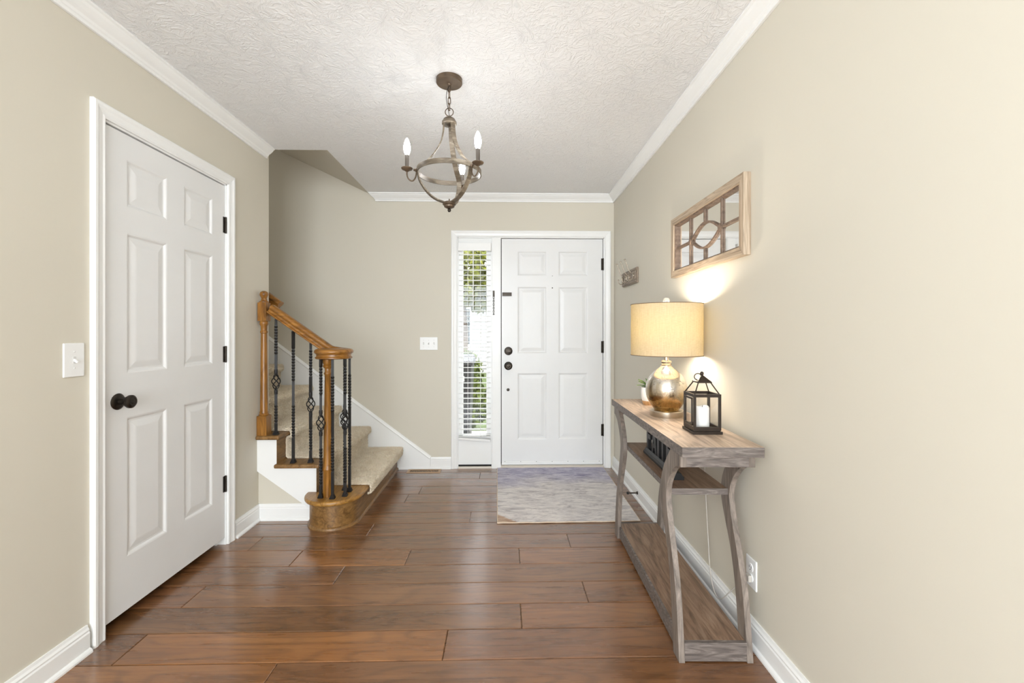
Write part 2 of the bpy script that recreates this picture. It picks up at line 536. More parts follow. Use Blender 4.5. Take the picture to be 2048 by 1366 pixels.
# baseboards
BP = [(0,0),(.026,0),(.026,.007),(.022,.014),(.015,.018),(.015,.074),(.012,.080),(.0125,.086),(.008,.094),(.006,.103),(0,.103)]
def base_line(name, a, b, nrm, label, parent=None):
    a = Vector((a[0], a[1])); b = Vector((b[0], b[1])); nv = Vector(nrm).normalized()
    vs_ = []
    for q in (a, b): vs_ += [(q.x+nv.x*p, q.y+nv.y*p, h) for p, h in BP]
    n = len(BP); mb = MB()
    mb.add(vs_, [tuple(range(n)), tuple(range(n, 2*n))]+[(i, (i+1)%n, (i+1)%n+n, i+n) for i in range(n)])
    return struct(name, mb, TRIM, label, fix=True)
base_line('baseboard_left', (XL, YR), (XL, 1.705), (1, 0), 'white baseboard along the left wall before the closet door')
base_line('baseboard_left_far', (XL, 2.622), (XL, 2.885), (1, 0), 'short white baseboard between closet door and stairs')
base_line('baseboard_stairs', (XL, 2.885), (-1.20, 2.885), (0, -1), 'short white baseboard under the stair stringer')
base_line('baseboard_back', (-.638, D), (-.457, D), (0, -1), 'white baseboard between stairs and sidelight')
base_line('baseboard_right', (XR(YR), YR), (XR(D), D), (-1, .0098), 'white baseboard along the right wall')

# ------------------------------------------------------------------ panel doors
def raised_panel(w, h, m, parent, x, z):
    """panel in local XZ, front towards -Y; origin lower left"""
    loops = [(0, 0), (.006, .0015), (.014, .0075), (.021, .008), (.046, .0032), (.052, .0025)]
    vs_, fs_ = [], []
    for i, d in loops: vs_ += [(i, d, i), (w-i, d, i), (w-i, d, h-i), (i, d, h-i)]
    for l in range(len(loops)-1):
        for k in range(4): fs_.append((l*4+k, l*4+(k+1)%4, l*4+4+(k+1)%4, l*4+4+k))
    e = (len(loops)-1)*4
    fs_.append((e, e+1, e+2, e+3))
    b = len(vs_); vs_ += [(0, .02, 0), (w, .02, 0), (w, .02, h), (0, .02, h)]
    fs_.append((b+3, b+2, b+1, b))
    for k in range(4): fs_.append((b+k, b+(k+1)%4, (k+1)%4, k))
    mb = MB(); mb.add(vs_, fs_)
    o = mb.build('panel', m, parent)
    o.location = (x, 0, z)
    return o

def six_panel(root, W, Hh, T, xs, zs, m):
    """xs: [(x0,x1),(x0,x1)], zs: three (z0,z1)"""
    mb = MB()
    ex = [0, xs[0][0], xs[0][1], xs[1][0], xs[1][1], W]
    ez = [0, zs[0][0], zs[0][1], zs[1][0], zs[1][1], zs[2][0], zs[2][1], Hh]
    for i in (0, 2, 4): mb.box(ex[i], 0, 0, ex[i+1], T, Hh)
    for j in (0, 2, 4, 6):
        for i in (1, 3): mb.box(ex[i], 0, ez[j], ex[i+1], T, ez[j+1])
    mb.box(ex[1], T-.012, ez[1], ex[4], T-.002, ez[6])
    mb.build('slab', m, root)
    for a, b in zs:
        for c, d in xs: raised_panel(d-c, b-a, m, root, c, a)

def hinge(root, loc, axis_len=.09, nrm='-y'):
    mb = MB()
    mb.lathe([(.0, -.003), (.0058, -.001), (.0058, axis_len+.001), (.0, axis_len+.003)], 10)
    mb.box(-.018, .002, 0, -.0005, .005, axis_len).box(.0005, .002, 0, .016, .005, axis_len)
    o = mb.build('hinge', BRONZE, root, smooth=40)
    o.location = loc
    return o

# closet door in the left wall: local X -> world Y, front (-Y) -> world +X
d2 = thing('door_2', 'white six-panel closet door with a dark bronze knob in left wall', None, (XL-.006, 1.786, 0), R(90), kind='structure')
W2 = .760
six_panel_off = .045
sub = d2
CX = [(.107, .330), (.441, .657)]
CZ = [(.265-.04, .853-.04), (1.038-.04, 1.632-.04), (1.741-.04, 1.942-.04)]
slab_root = d2
mb_root = d2
# build slab raised off the floor
def shift_children(root, dz):
    for c in root.children: c.location.z += dz
six_panel(d2, W2, 2.005, .035, CX, CZ, DOORW)
shift_children(d2, .042)
for z in (.303, 1.043, 1.780): hinge(d2, (W2+.004, -.004, z))
mb = MB()
mb.lathe([(.0, .0), (.033, .0), (.034, .003), (.030, .007), (.024, .010), (.0135, .012), (.0125, .030), (.014, .034), (.022, .040), (.0275, .050), (.027, .058), (.022, .063), (.017, .0645), (.015, .063), (.009, .063), (.007, .065), (.0, .065)], 28, (0, 0, 0), '-y')
o = mb.build('knob', BRONZE, d2, smooth=35); o.location = (.062, 0, .928)
mb = MB(); mb.box(-.0005, .004, -.027, .003, .028, .027)
o = mb.build('latch_plate', BRONZE, d2); o.location = (-.003, 0, .928)
# casing and jamb of the closet door
def casing(name, x0, x1, z1, y, w, label, legs_to=0, th=.018):
    """frame around an opening in a local XZ plane facing -Y; returns object"""
    prof = [(0, 0), (0, -.010), (.006, -.013), (.014, -.011), (w*.55, -.014), (w*.72, -th), (w-.006, -th), (w, -th+.004), (w, 0)]
    mb = MB()
    path = [(x0, legs_to), (x0, z1), (x1, z1), (x1, legs_to)]
    out = [(-1, 0), (-1, 1), (1, 1), (1, 0)]
    vs_ = []
    for (px, pz), (ox, oz) in zip(path, out):
        for a, b in prof: vs_.append((px+ox*a, y+b, pz+oz*a))
    n = len(prof)
    fs_ = [tuple(range(n)), tuple(range(3*n, 4*n))]
    for s_ in range(3):
        for i in range(n-1): fs_.append((s_*n+i, s_*n+i+1, (s_+1)*n+i+1, (s_+1)*n+i))
        fs_.append((s_*n+n-1, s_*n, (s_+1)*n, (s_+1)*n+n-1))
    mb.add(vs_, fs_)
    return mb
t4 = thing('trim_4', 'white casing around the closet door', None, (XL, 1.786, 0), R(90), kind='structure')
casing('c', -.010, W2+.010, 2.060, 0, .057, '').build('casing', TRIM, t4, fix=True)
mb = MB(); mb.box(-.016, -.0005, 0, -.004, .12, 2.062).box(W2+.004, -.0005, 0, W2+.016, .12, 2.062).box(-.016, -.0005, 2.052, W2+.016, .12, 2.064)
mb.box(-.004, .046, 0, .008, .058, 2.052).box(W2-.008, .046, 0, W2+.004, .058, 2.052).box(-.004, .046, 2.042, W2+.004, .058, 2.052)
mb.build('jamb', TRIM, t4)

# front door
d1 = thing('door_1', 'white six-panel front door with dark knob and deadbolt', None, (-.008, D+.006, .028), 0, kind='structure')
FW = .908
six_panel(d1, FW, 2.020, .044, [(.142, .406), (.508, .774)], [(.225, .820), (.994, 1.592), (1.690, 1.911)], DOORW)
for z in (.255, 1.0, 1.742): hinge(d1, (FW+.004, -.006, z), .105)
mb = MB()   # knob
mb.lathe([(0, 0), (.036, 0), (.037, .004), (.031, .009), (.014, .012), (.013, .03), (.022, .036), (.029, .046), (.028, .056), (.021, .062), (.015, .061), (.008, .064), (0, .064)], 28, (0,0,0), '-y')
o = mb.build('knob', BRONZE, d1, smooth=35); o.location = (.060, 0, .884)
mb = MB()   # deadbolt
mb.lathe([(0, 0), (.036, 0), (.037, .006), (.032, .014), (.022, .016), (.010, .018), (0, .018)], 28, (0,0,0), '-y')
mb.box(-.020, -.034, -.006, .020, -.016, .006)
o = mb.build('deadbolt', BRONZE, d1, smooth=35); o.location = (.061, 0, 1.017)
mb = MB(); mb.lathe([(0, 0), (.0135, 0), (.0135, .003), (.008, .005), (0, .005)], 16, (0,0,0), '-y')
o = mb.build('hole_plug', BRONZE, d1, smooth=35); o.location = (.058, 0, .671)
mb = MB(); mb.lathe([(0, 0), (.0075, 0), (.0075, .003), (.004, .004), (.0035, .002), (0, .002)], 14, (0,0,0), '-y')
pe = mb.build('peephole', BRONZE, d1, smooth=35); pe.location = (.455, 0, 1.582); pe.scale = (.7, 1, .7)
c = pe.copy(); COL.objects.link(c); c.location = (.455, 0, 1.69); c.scale = (.4, 1, .4)
c.name = 'nail_hole'
mb = MB(); mb.box(.004, -.010, .002, FW-.004, .002, .024)
mb.box(.004, -.006, .024, FW-.004, .002, .034)
o = mb.build('door_sweep', TRIM, d1, bevel=.001)
for i in range(7):
    s_ = MB(); s_.lathe([(0, 0), (.003, 0), (.002, .002), (0, .002)], 8, (.03+i*.141, -.006, .029), '-y')
    s_.build('screw', BRONZE, o)
mb = MB()   # chain-lock keeper on the slab
mb.box(.006, -.010, 1.508, .090, -.001, 1.514).box(.006, -.010, 1.534, .090, -.001, 1.540).box(.006, -.004, 1.508, .090, 0, 1.540).box(.006, -.014, 1.520, .080, -.008, 1.527)
mb.build('chain_keeper', BRONZE, d1, bevel=.001)

# frame of door and sidelight
t5 = thing('trim_5', 'white casing and mullion framing front door and sidelight', None, (0, D, 0), 0, kind='structure')
casing('c', -.398, .912, 2.060, 0, .058, '').build('casing', TRIM, t5, fix=True)
mb = MB()
mb.box(-.405, -.002, 0, -.393, .11, 2.066)
mb.box(.905, -.002, 0, .915, .11, 2.066)
mb.box(-.405, -.002, 2.053, .915, .11, 2.066)
mb.build('jamb', TRIM, t5)
mb = MB(); mb.box(-.098, -.014, 0, -.014, .10, 2.054)
mb.box(-.090, -.018, 0, -.022, -.013, 2.054)
mb.build('mullion', TRIM, t5, bevel=.002)
mb = MB(); mb.box(-.016, .052, .02, .030, .09, 2.056).box(.875, .052, .02, .908, .09, 2.056).box(.030, .052, 2.02, .875, .09, 2.056)
mb.build('gap_shade_strip', DARKVOID, t5)  # dark strip added behind the slab so the door gaps read as shade
mb = MB(); mb.box(-.015, -.012, .0, .908, .12, .018)
mb.box(-.015, .0, .018, .908, .10, .024)
mb.build('threshold', plain('pale_threshold', (216, 208, 196), .5), t5, bevel=.002)

# sidelight
w1 = thing('window_1', 'tall narrow sidelight window left of the front door', None, (0, D, 0), 0, kind='structure')
GX0, GX1, GZ0, GZ1 = -.352, -.144, .29, 1.95
mb = MB()
mb.box(-.393, .012, .03, GX0, .05, 2.053).box(GX1, .012, .03, -.098, .05, 2.053).box(GX0, .012, .03, GX1, .05, GZ0).box(GX0, .012, GZ1, GX1, .05, 2.053)
mb.build('sash', TRIM, w1)
mb = MB()
mb.box(GX0-.012, .006, GZ0-.012, GX0, .02, GZ1+.012).box(GX1, .006, GZ0-.012, GX1+.012, .02, GZ1+.012).box(GX0, .006, GZ0-.012, GX1, .02, GZ0).box(GX0, .006, GZ1, GX1, .02, GZ1+.012)
mb.build('glazing_bead', TRIM, w1, bevel=.002)
mb = MB(); mb.box(GX0, .028, GZ0, GX1, .032, GZ1)
mb.build('pane', clear_glass('window_glass'), w1)
mb = MB(); mb.box(-.393, -.014, 0, -.098, .05, .018)
mb.build('sill', plain('pale_sill', (226, 218, 206), .5), w1, bevel=.002)
mb = MB(); mb.box(-.392, .0, .018, -.099, .03, .030)
mb.build('sill_shade_strip', DARKVOID, w1)  # solid dark strip painting the shade of a gap above the sill

# ------------------------------------------------------------------ window blind
bl = thing('window_blind', 'white horizontal slat blind hanging over the narrow sidelight', 'blind', (0, D, 0))
BLIND = plain('white_blind_slat', (244, 244, 242), .4, var=.01, bs=0)
mb = MB(); mb.box(-.388, -.034, 1.940, -.104, .004, 1.985)
mb.build('headrail', BLIND, bl)
mb = MB(); mb.box(-.391, -.046, 1.931, -.101, -.038, 2.001).box(-.391, -.038, 1.931, -.384, -.006, 2.001).box(-.108, -.038, 1.931, -.101, -.006, 2.001)
mb.build('valance', BLIND, bl, bevel=.002)
# slat: shallow crowned blade
mb = MB()
L0, L1 = -.386, -.108
pts = [(-.023+.046*i/6, .0022*(1-((i-3)/3)**2)) for i in range(7)]
prof = pts+[(y, z-.0024) for y, z in reversed(pts)]
mb.prism([(y, z) for y, z in prof], L0, L1, 'x')
sl = mb.build('slat', BLIND, bl, fix=True)
sl.location = (0, -.018, 1.902)
for i in range(1, 36):
    c = sl.copy(); COL.objects.link(c); c.location = (0, -.018, 1.902-.0455*i)
    c.rotation_euler = (R(random.uniform(-1.2, 1.2)), 0, 0)
for x in (-.307, -.196):
    mb = MB()
    mb.tube([(x, -.040, 1.94), (x, -.040, .275)], .0009, 5).tube([(x, .003, 1.94), (x, .003, .275)], .0009, 5)
    mb.build('ladder_cord', BLIND, bl)
mb = MB(); mb.tube([(-.258, -.047, 1.93), (-.258, -.047, 1.42)], .0042, 8)
mb.build('tilt_wand', BLIND, bl, smooth=60)
mb = MB(); mb.box(-.140, -.024, -.012, .140, .024, .006)
o = mb.build('bottom_rail', BLIND, bl, bevel=.003); o.location = (-.248, -.020, .270); o.rotation_euler = (R(6), R(4.2), 0)
mb = MB(); mb.box(-.140, -.024, -.0015, .140, .024, .0015)
o = mb.build('slat', BLIND, bl); o.location = (-.248, -.020, .292)

# chain lock hanging on the mullion
ch = thing('chain_lock', 'dark bronze security chain hanging on the white mullion', 'chain', (-.078, D-.018, 0))
mb = MB(); mb.box(-.008, -.008, 1.528, .008, 0, 1.582).box(-.005, -.013, 1.534, .005, -.008, 1.550)
mb.build('mount_plate', BRONZE, ch, bevel=.001)
link = None
for i in range(9):
    z = 1.520-i*.0155
    if link is None:
        mb = MB()
        mb.tube([(0.0060*math.cos(a), 0, .0110*math.sin(a)) for a in [2*PI*k/12 for k in range(12)]], .0020, 5, True)
        link = mb.build('chain_link', BRONZE, ch, smooth=60); l = link
    else: l = copy_part(link, ch)
    l.location = (0, -.007, z); l.rotation_euler = (0, 0, R(90) if i % 2 else 0)
mb = MB(); mb.lathe([(0, 0), (.007, .0), (.008, .004), (.003, .007), (.003, .018), (0, .018)], 10, (0, -.007, 1.368))
mb.build('slide_knob', BRONZE, ch, smooth=40)

# ------------------------------------------------------------------ staircase
st = thing('staircase', 'carpeted staircase with oak treads and a rounded oak starting step', 'staircase', (0, 0, 0))
RISE = .183; RUN = .254
NOSE = [-.90-RUN*i-(.022 if i else 0) for i in range(8)]   # wood nosing x of each tread
RX = [-.930-RUN*i-.016 if i else -.930 for i in range(8)]  # riser face x
YO = 2.868    # stringer face
CY = (-1.08, 2.865)  # centre of starting step bullnose
# starting step: drum riser
def bull(r, n=28, rr=None):
    """outline: straight riser from back wall, half round toward the camera"""
    pts = []
    pts.append((RX[0] if rr is None else RX[0]+rr, D-.02))
    a0, a1 = R(0), R(-182)
    for k in range(n+1):
        a = a0+(a1-a0)*k/n
        pts.append((CY[0]+r*math.cos(a), CY[1]+r*1.02*math.sin(a)))
    pts.append((CY[0]-r, 2.90))
    return pts
rp = bull(.150)
poly = rp+[(-1.22, D-.02)]
mb = MB(); mb.prism(poly, 0, RISE-.028, 'z')
mb.build('starting_riser', RISERW, st, fix=True, smooth=40)
# shoe moulding bent round the step
shoe_path = [(x, y, 0) for x, y in bull(.150)]
mb = MB(); mb.sweep([(x, y, .0) for x, y in rp[:-1]], [(0, 0), (-.013, 0), (-.013, .008), (-.008, .015), (0, .018)], up=(0,0,1))
mb.build('shoe_moulding', RISERW, st, fix=True, smooth=50)
tp = bull(.180, rr=.030)
mb = MB(); mb.prism(tp+[(-1.26, 2.90), (-1.26, D-.02)] if False else tp+[(-1.20, D-.02)], RISE-.028, RISE, 'z')
mb.build('starting_tread', OAKY, st, fix=True, bevel=.011, seg=4, smooth=50)
# upper treads and risers
for i in range(1, 7):
    z = RISE*(i+1)
    xa, xb = NOSE[i], RX[i+1]-.01
    ys = 2.843 if i < 3 else 3.012
    x_left = xb if i != 2 else XL
    mb = MB(); mb.box(max(xb, XL) if i == 2 else xb, ys, z-.026, xa, D-.02, z)
    mb.build('tread', RISERW, st, bevel=.009, seg=3)
    mb = MB(); mb.box(RX[i]-.018, YO+.002 if i < 3 else 3.012, RISE*i, RX[i], D-.02, z-.026)
    mb.build('riser', RISERW, st)
# white stringer on the open side
mb = MB()
poly = [(XL, .318), (-1.235, .068), (-1.14, .0), (-1.14, RISE*1), (RX[1]-.002, RISE*1), (RX[1]-.002, RISE*2-.028), (RX[2]-.002, RISE*2-.028), (RX[2]-.002, RISE*3-.028), (XL, RISE*3-.028)]
mb.prism(poly, YO, 2.886, 'y')
mb.build('stringer', TRIM, st, fix=True)
# white skirt board on the wall side
sl_ = .748
def sk(x): return .111+(-.640-x)*sl_
mb = MB(); mb.prism([(-.93, 0), (-.64, 0), (-.64, .100), (-3.2, sk(-3.2)-.010), (-3.2, sk(-3.2)-.45), (-1.2, .1)], D-.015, D, 'y')
mb.build('skirt_board', TRIM, st, fix=True)
mb = MB()
a, b = (-.640, .098), (-3.2, sk(-3.2))
mb.sweep([(-.642, D, .0975), (-3.2, D, sk(-3.2)-.012)], [(0, -.012), (-.016, -.012), (-.020, -.004), (-.017, .004), (-.012, .010), (-.008, .016), (0, .016)], up=(0,0,1))
mb.build('skirt_cap', TRIM, st, fix=True)
mb = MB(); mb.prism([(D-.015, 0), (D-.026, 0), (D-.026, .007), (D-.022, .014), (D-.015, .018)], -.925, -.638, 'x')
mb.build('skirt_shoe', TRIM, st, fix=True)
# carpet: a runner folded over the nosings
CARPET = None
def carpet_mat():
    m, nt, b = newmat('cream_carpet', lin((214, 200, 178)), .95)
    c = coords(nt)
    n = node(nt, 'ShaderNodeTexNoise', Vector=c, Scale=210.0, Detail=3.0)
    n2 = node(nt, 'ShaderNodeTexNoise', Vector=c, Scale=14.0, Detail=4.0)
    col = ramp(nt, n.outputs['Fac'], [(.3, lin((206, 188, 158))), (.55, lin((248, 236, 214)))])
    col = mixc(nt, .6, col, ramp(nt, n2.outputs['Fac'], [(.3, lin((226, 210, 184))), (.7, lin((250, 240, 222)))]))
    nt.links.new(col, b.inputs['Base Color'])
    bump(nt, b, n.outputs['Fac'], .7, .006)
    b.inputs['Specular IOR Level'].default_value = .1
    b.inputs['Sheen Weight'].default_value = .25
    return m
CARPET = carpet_mat()
prof = [(NOSE[0]-.008, .125), (NOSE[0]+.010, .128), (NOSE[0]+.018, .150), (NOSE[0]+.016, .178), (NOSE[0]-.004, RISE+.014)]
for i in range(1, 6):
    z = RISE*i; z2 = RISE*(i+1)
    prof += [(RX[i]+.06, z+.013), (RX[i]+.020, z+.014), (RX[i]+.012, z+.022), (RX[i]+.011, z2-.052), (NOSE[i]+.006, z2-.040), (NOSE[i]+.016, z2-.026), (NOSE[i]+.017, z2-.008), (NOSE[i]+.008, z2+.008), (NOSE[i]-.010, z2+.014)]
prof += [(RX[6]+.01, RISE*6+.014)]
cy0, cy1 = 2.985, D-.017
top = prof
cur = smooth_curve([(x, 0, z) for x, z in prof], 4)
ny = 26
vs_, fs_ = [], []
m_ = len(cur)
for j in range(ny+1):
    y = cy0+(cy1-cy0)*j/ny
    for i, p in enumerate(cur):
        jit = .0025
        yy = y
        if j == 0: yy += random.uniform(-.004, .004)
        if p[0] < -1.62 and j == 0: yy = max(yy, 3.013)
        yy = max(yy, 3.013) if p[0] < -1.60 else yy
        vs_.append((p[0]+random.uniform(-jit, jit), yy, p[2]+random.uniform(-jit, jit)*.6))
for j in range(ny):
    for i in range(m_-1):
        fs_.append((j*m_+i, (j+1)*m_+i, (j+1)*m_+i+1, j*m_+i+1))
b0 = len(vs_)
for i, p in enumerate(cur):   # side edge dropping to the tread
    t = Vector((cur[min(i+1, m_-1)][0]-cur[max(i-1, 0)][0], 0, cur[min(i+1, m_-1)][2]-cur[max(i-1, 0)][2])).normalized()
    nn = Vector((-t.z, 0, t.x))   # inward
    q = Vector(p)+nn*(-.012 if False else .012)
    vs_.append((q.x, cy0+.001 if p[0] > -1.60 else 3.013, q.z))
for i in range(m_-1): fs_.append((i, i+1, b0+i+1, b0+i))
mb = MB(); mb.add(vs_, fs_)
carpet = mb.build('carpet', CARPET, st, smooth=80)
# pile: short upright tufts over the visible carpet
vs_, fs_ = [], []
rng = random.Random(3)
def tuft(p, nn):
    d = Vector((rng.uniform(-1, 1), rng.uniform(-1, 1), rng.uniform(-1, 1)))*.55
    tip = p+(nn+d).normalized()*rng.uniform(.005, .010)
    s_ = Vector((rng.uniform(-1, 1), rng.uniform(-1, 1), rng.uniform(-1, 1))).normalized()*.0030
    b = len(vs_)
    vs_.extend([tuple(p-s_), tuple(p+s_), tuple(tip)]); fs_.append((b, b+1, b+2))
seglen = [math.hypot(cur[i+1][0]-cur[i][0], cur[i+1][2]-cur[i][2]) for i in range(m_-1)]
for i in range(m_-1):
    a, b = Vector(cur[i]), Vector(cur[i+1])
    t = (b-a).normalized(); nn = Vector((t.z, 0, -t.x))
    ylo = cy0 if a.x > -1.60 else 3.013
    for k in range(int(seglen[i]*(cy1-ylo)*42000)):
        p = a.lerp(b, rng.random()); p.y = ylo+(cy1-ylo)*rng.random()
        tuft(p, nn)
    if a.x > -1.60:
        for k in range(int(seglen[i]*900)):
            p = a.lerp(b, rng.random())-nn*rng.uniform(0, .012); p.y = cy0
            tuft(p, Vector((0, -1, 0))+nn*.3)
mb = MB(); mb.add(vs_, fs_)
o = mb.build('carpet_pile', CARPET, carpet); o['kind'] = 'stuff'

# ------------------------------------------------------------------ railing
rl = thing('stair_railing', 'oak handrail with curled end on twisted black iron balusters', 'railing', (0, 0, 0))
# lower newel under the volute
NX, NY = -1.099, 2.795
mb = MB()
mb.lathe([(.031, RISE), (.031, RISE+.16), (.034, RISE+.168), (.034, RISE+.178), (.029, RISE+.184), (.029, RISE+.196), (.0265, RISE+.21), (.019, .945), (.023, .950), (.023, .958), (.019, .963), (.019, .985), (.028, .995), (.030, 1.004), (.025, 1.010), (.030, 1.018), (.032, 1.05)], 20, (NX, NY, 0))
mb.build('newel_post', OAKV, rl, smooth=40)
# upper newel against the wall end
mb = MB()
ux, uy, uz, hw = -1.546, 2.888, RISE*3, .031
mb.box(ux-hw, uy-hw, uz, ux+hw, uy+hw, uz+.125)
mb.lathe([(hw-.002, uz+.125), (.031, uz+.132), (.026, uz+.139), (.027, uz+.146), (.0235, uz+.156), (.0185, 1.205), (.0225, 1.211), (.0225, 1.219), (.0185, 1.226), (.0195, 1.252), (.0265, 1.266), (.0265, 1.279), (.022, 1.288)], 20, (ux, uy, 0))
mb.box(ux-.0275, uy-.0275, 1.286, ux+.0275, uy+.0275, 1.405)
mb.lathe([(.0275, 1.405), (.0265, 1.413), (.019, 1.419), (.016, 1.433), (.020, 1.443), (.0255, 1.455), (.0255, 1.463), (.021, 1.474), (.010, 1.481), (0, 1.482)], 20, (ux, uy, 0))
mb.build('newel_post', OAKV, rl, smooth=30)
# handrail with volute
prof = [(-.020, -.030), (.020, -.030), (.026, -.026), (.026, -.020), (.019, -.014), (.019, -.002), (.031, .008), (.032, .018), (.026, .028), (.012, .033), (-.012, .033), (-.026, .028), (-.032, .018), (-.031, .008), (-.019, -.002), (-.019, -.014), (-.026, -.020), (-.026, -.026)]
VC = Vector((-1.072, 2.808))
path = [(-1.505, 2.892, 1.364), (-1.40, 2.892, 1.290), (-1.30, 2.892, 1.219), (-1.235, 2.892, 1.173), (-1.19, 2.895, 1.141), (-1.150, 2.897, 1.112), (-1.115, 2.898, 1.092)]
for k in range(1, 27):
    a = R(98-k*20); rr = .090-.044*min(1, max(0, (k-8)/18))
    path.append((VC.x+rr*math.cos(a), VC.y+rr*math.sin(a), 1.077 if k > 2 else 1.083-k*.002))
path = smooth_curve(path, 3)
mb = MB(); mb.sweep(path, prof, up=(0,0,1))
mb.lathe([(0, 1.049), (.05, 1.049), (.05, 1.105), (.02, 1.108), (0, 1.108)], 20, (VC.x, VC.y, 0))
mb.build('handrail', OAK, rl, fix=True, smooth=45)

def baluster(x, y, z0, z1, kind):
    h = .0074; mb = MB()
    rings = []; z = z0; ang = 0
    zs = [z0+(z1-z0)*k/110 for k in range(111)]
    bz = None
    if kind is not None: bz = kind
    tw = []
    if bz is None: tw = [(z0+.20*(z1-z0), z0+.44*(z1-z0)), (z0+.62*(z1-z0), z0+.88*(z1-z0))]
    else: tw = [(z0+.08, bz-.15), (bz+.18, min(bz+.42, z1-.04))]
    def ringsec(z, a):
        return [(x+h*1.414*math.cos(a+PI/4+k*PI/2), y+h*1.414*math.sin(a+PI/4+k*PI/2), z) for k in range(4)]
    def part(zz):
        vs_, fs_ = [], []
        nonlocal ang
        pz = zz[0]
        for z in zz:
            if any(a <= z <= b for a, b in tw): ang += (z-pz)*2*PI/.075
            pz = z
            vs_.extend(ringsec(z, ang))
        for i in range(len(zz)-1):
            for k in range(4): fs_.append((i*4+k, i*4+(k+1)%4, i*4+4+(k+1)%4, i*4+4+k))
        n_ = len(zz)*4
        fs_.append((3, 2, 1, 0)); fs_.append((n_-4, n_-3, n_-2, n_-1))
        mb.add(vs_, fs_)
    if bz is None: part(zs)
    else:
        part([q for q in zs if q < bz-.052]+[bz-.050]); part([bz+.050]+[q for q in zs if q > bz+.052])
    o = mb.build('baluster', BLACKIRON, rl, smooth=50)
    sh = MB()
    for (w, a, b) in ((.015, z0, z0+.010), (.0125, z0+.010, z0+.018), (.0105, z0+.018, z0+.024)): sh.box(x-w, y-w, a, x+w, y+w, b)
    sh.build('baluster_shoe', BLACKIRON, o, bevel=.001)
    if bz is not None:
        bk = MB()
        for k in range(4):
            pts = []
            for i in range(17):
                t = i/16
                r = .004+.021*math.sin(PI*t)**.85
                a = k*PI/2+t*R(210)
                pts.append((x+r*math.cos(a), y+r*math.sin(a), bz-.050+.100*t))
            bk.tube(pts, .0034, 6)
        for s_ in (-1, 1):
            zc = bz+s_*.066
            bk.lathe([(.0095, zc-.014), (.0115, zc-.010), (.0095, zc-.005), (.0125, zc), (.0095, zc+.005), (.0115, zc+.010), (.0095, zc+.014)], 10, (x, y, 0))
        bk.build('basket', BLACKIRON, o, smooth=60)
def rail_under(x): return 1.333-(x+1.505)*.706-.008
baluster(-1.468, 2.885, RISE*3, rail_under(-1.468), .892)
baluster(-1.357, 2.885, RISE*2, rail_under(-1.357), None)
baluster(-1.247, 2.889, RISE*2, rail_under(-1.247), .744)
baluster(-1.131, 2.765, RISE, 1.052, .648)
baluster(-1.052, 2.748, RISE, 1.052, None)
baluster(-1.030, 2.897, RISE, 1.052, .662)
baluster(-.990, 2.790, RISE, 1.052, .648)
baluster(-.990, 2.872, RISE, 1.052, None)

# handrail on the stairwell wall, cut end seen past the corner
hr = thing('wall_handrail', 'end of an oak handrail fixed inside the stairwell wall', 'handrail', (0, 0, 0))
mb = MB(); mb.sweep([(-1.545, 3.085, 1.395), (-2.9, 3.085, 1.395+1.355*.735)], prof, up=(0,0,1))
mb.build('rail', OAK, hr, fix=True, smooth=45)
mb = MB(); mb.tube(smooth_curve([(-1.75, 3.011, 1.45), (-1.75, 3.05, 1.45), (-1.75, 3.083, 1.515)]), .007, 8)
mb.build('bracket', BRONZE, hr, smooth=50)

# ------------------------------------------------------------------ chandelier
CHX, CHY = -.258, 2.14
cl = thing('chandelier', 'three-candle strap chandelier in weathered brown metal hanging on a chain', 'chandelier', (CHX, CHY, HC))
def zc(z): return z-HC
def weathered():
    m, nt, b = newmat('weathered_brown_metal', rough=.45)
    c = coords(nt, (14, 14, 60))
    n = node(nt, 'ShaderNodeTexNoise', Vector=c, Scale=1.0, Detail=5.0, Distortion=.8)
    col = ramp(nt, n.outputs['Fac'], [(.3, lin((74, 64, 52))), (.55, lin((114, 102, 86))), (.75, lin((160, 150, 134)))])
    nt.links.new(col, b.inputs['Base Color'])
    b.inputs['Metallic'].default_value = .25
    bump(nt, b, n.outputs['Fac'], .2, .001)
    return m
WEA = weathered()
RUSTY = plain('brown_bronze', (98, 82, 66), .45, .5, var=.3, scale=150)
mb = MB(); mb.lathe([(0, zc(2.409)), (.010, zc(2.409)), (.012, zc(2.415)), (.060, zc(2.418)), (.063, zc(2.422)), (.063, zc(2.44)), (0, zc(2.44))], 36)
mb.build('canopy', RUSTY, cl, smooth=35)
link = None
for i in range(4):
    if link is None:
        mb = MB()
        P_ = []
        for k in range(16):
            a = 2*PI*k/16
            P_.append((.0065*math.cos(a), 0, .009*math.sin(a)+(.009 if math.sin(a) > 0 else -.009)))
        mb.tube(P_, .0021, 6, True)
        link = mb.build('chain_link', RUSTY, cl, smooth=60); l = link
    else: l = copy_part(link, cl)
    l.location = (0, 0, zc(2.396)-i*.030); l.rotation_euler = (0, 0, R(70) if i % 2 else R(-20))
mb = MB(); mb.tube(circle((0, 0, zc(2.281)), .0195, 24, 'xz'), .0022, 7, True)
mb.build('loop', RUSTY, cl, smooth=60)
mb = MB(); mb.tube(smooth_curve([(0.004, 0, zc(2.415)), (-.010, -.006, zc(2.38)), (-.013, -.006, zc(2.34)), (-.006, -.004, zc(2.30)), (.002, 0, zc(2.255))]), .0016, 6)
mb.build('supply_wire', BRONZE, cl, smooth=60)
mb = MB(); mb.lathe([(0, zc(2.263)), (.004, zc(2.263)), (.006, zc(2.256)), (.020, zc(2.252)), (.028, zc(2.246)), (.030, zc(2.240)), (.035, zc(2.234)), (.036, zc(2.224)), (.033, zc(2.220)), (0, zc(2.220))], 28)
mb.build('cap', WEA, cl, smooth=35)
ANG = [R(-43), R(-163), R(77)]
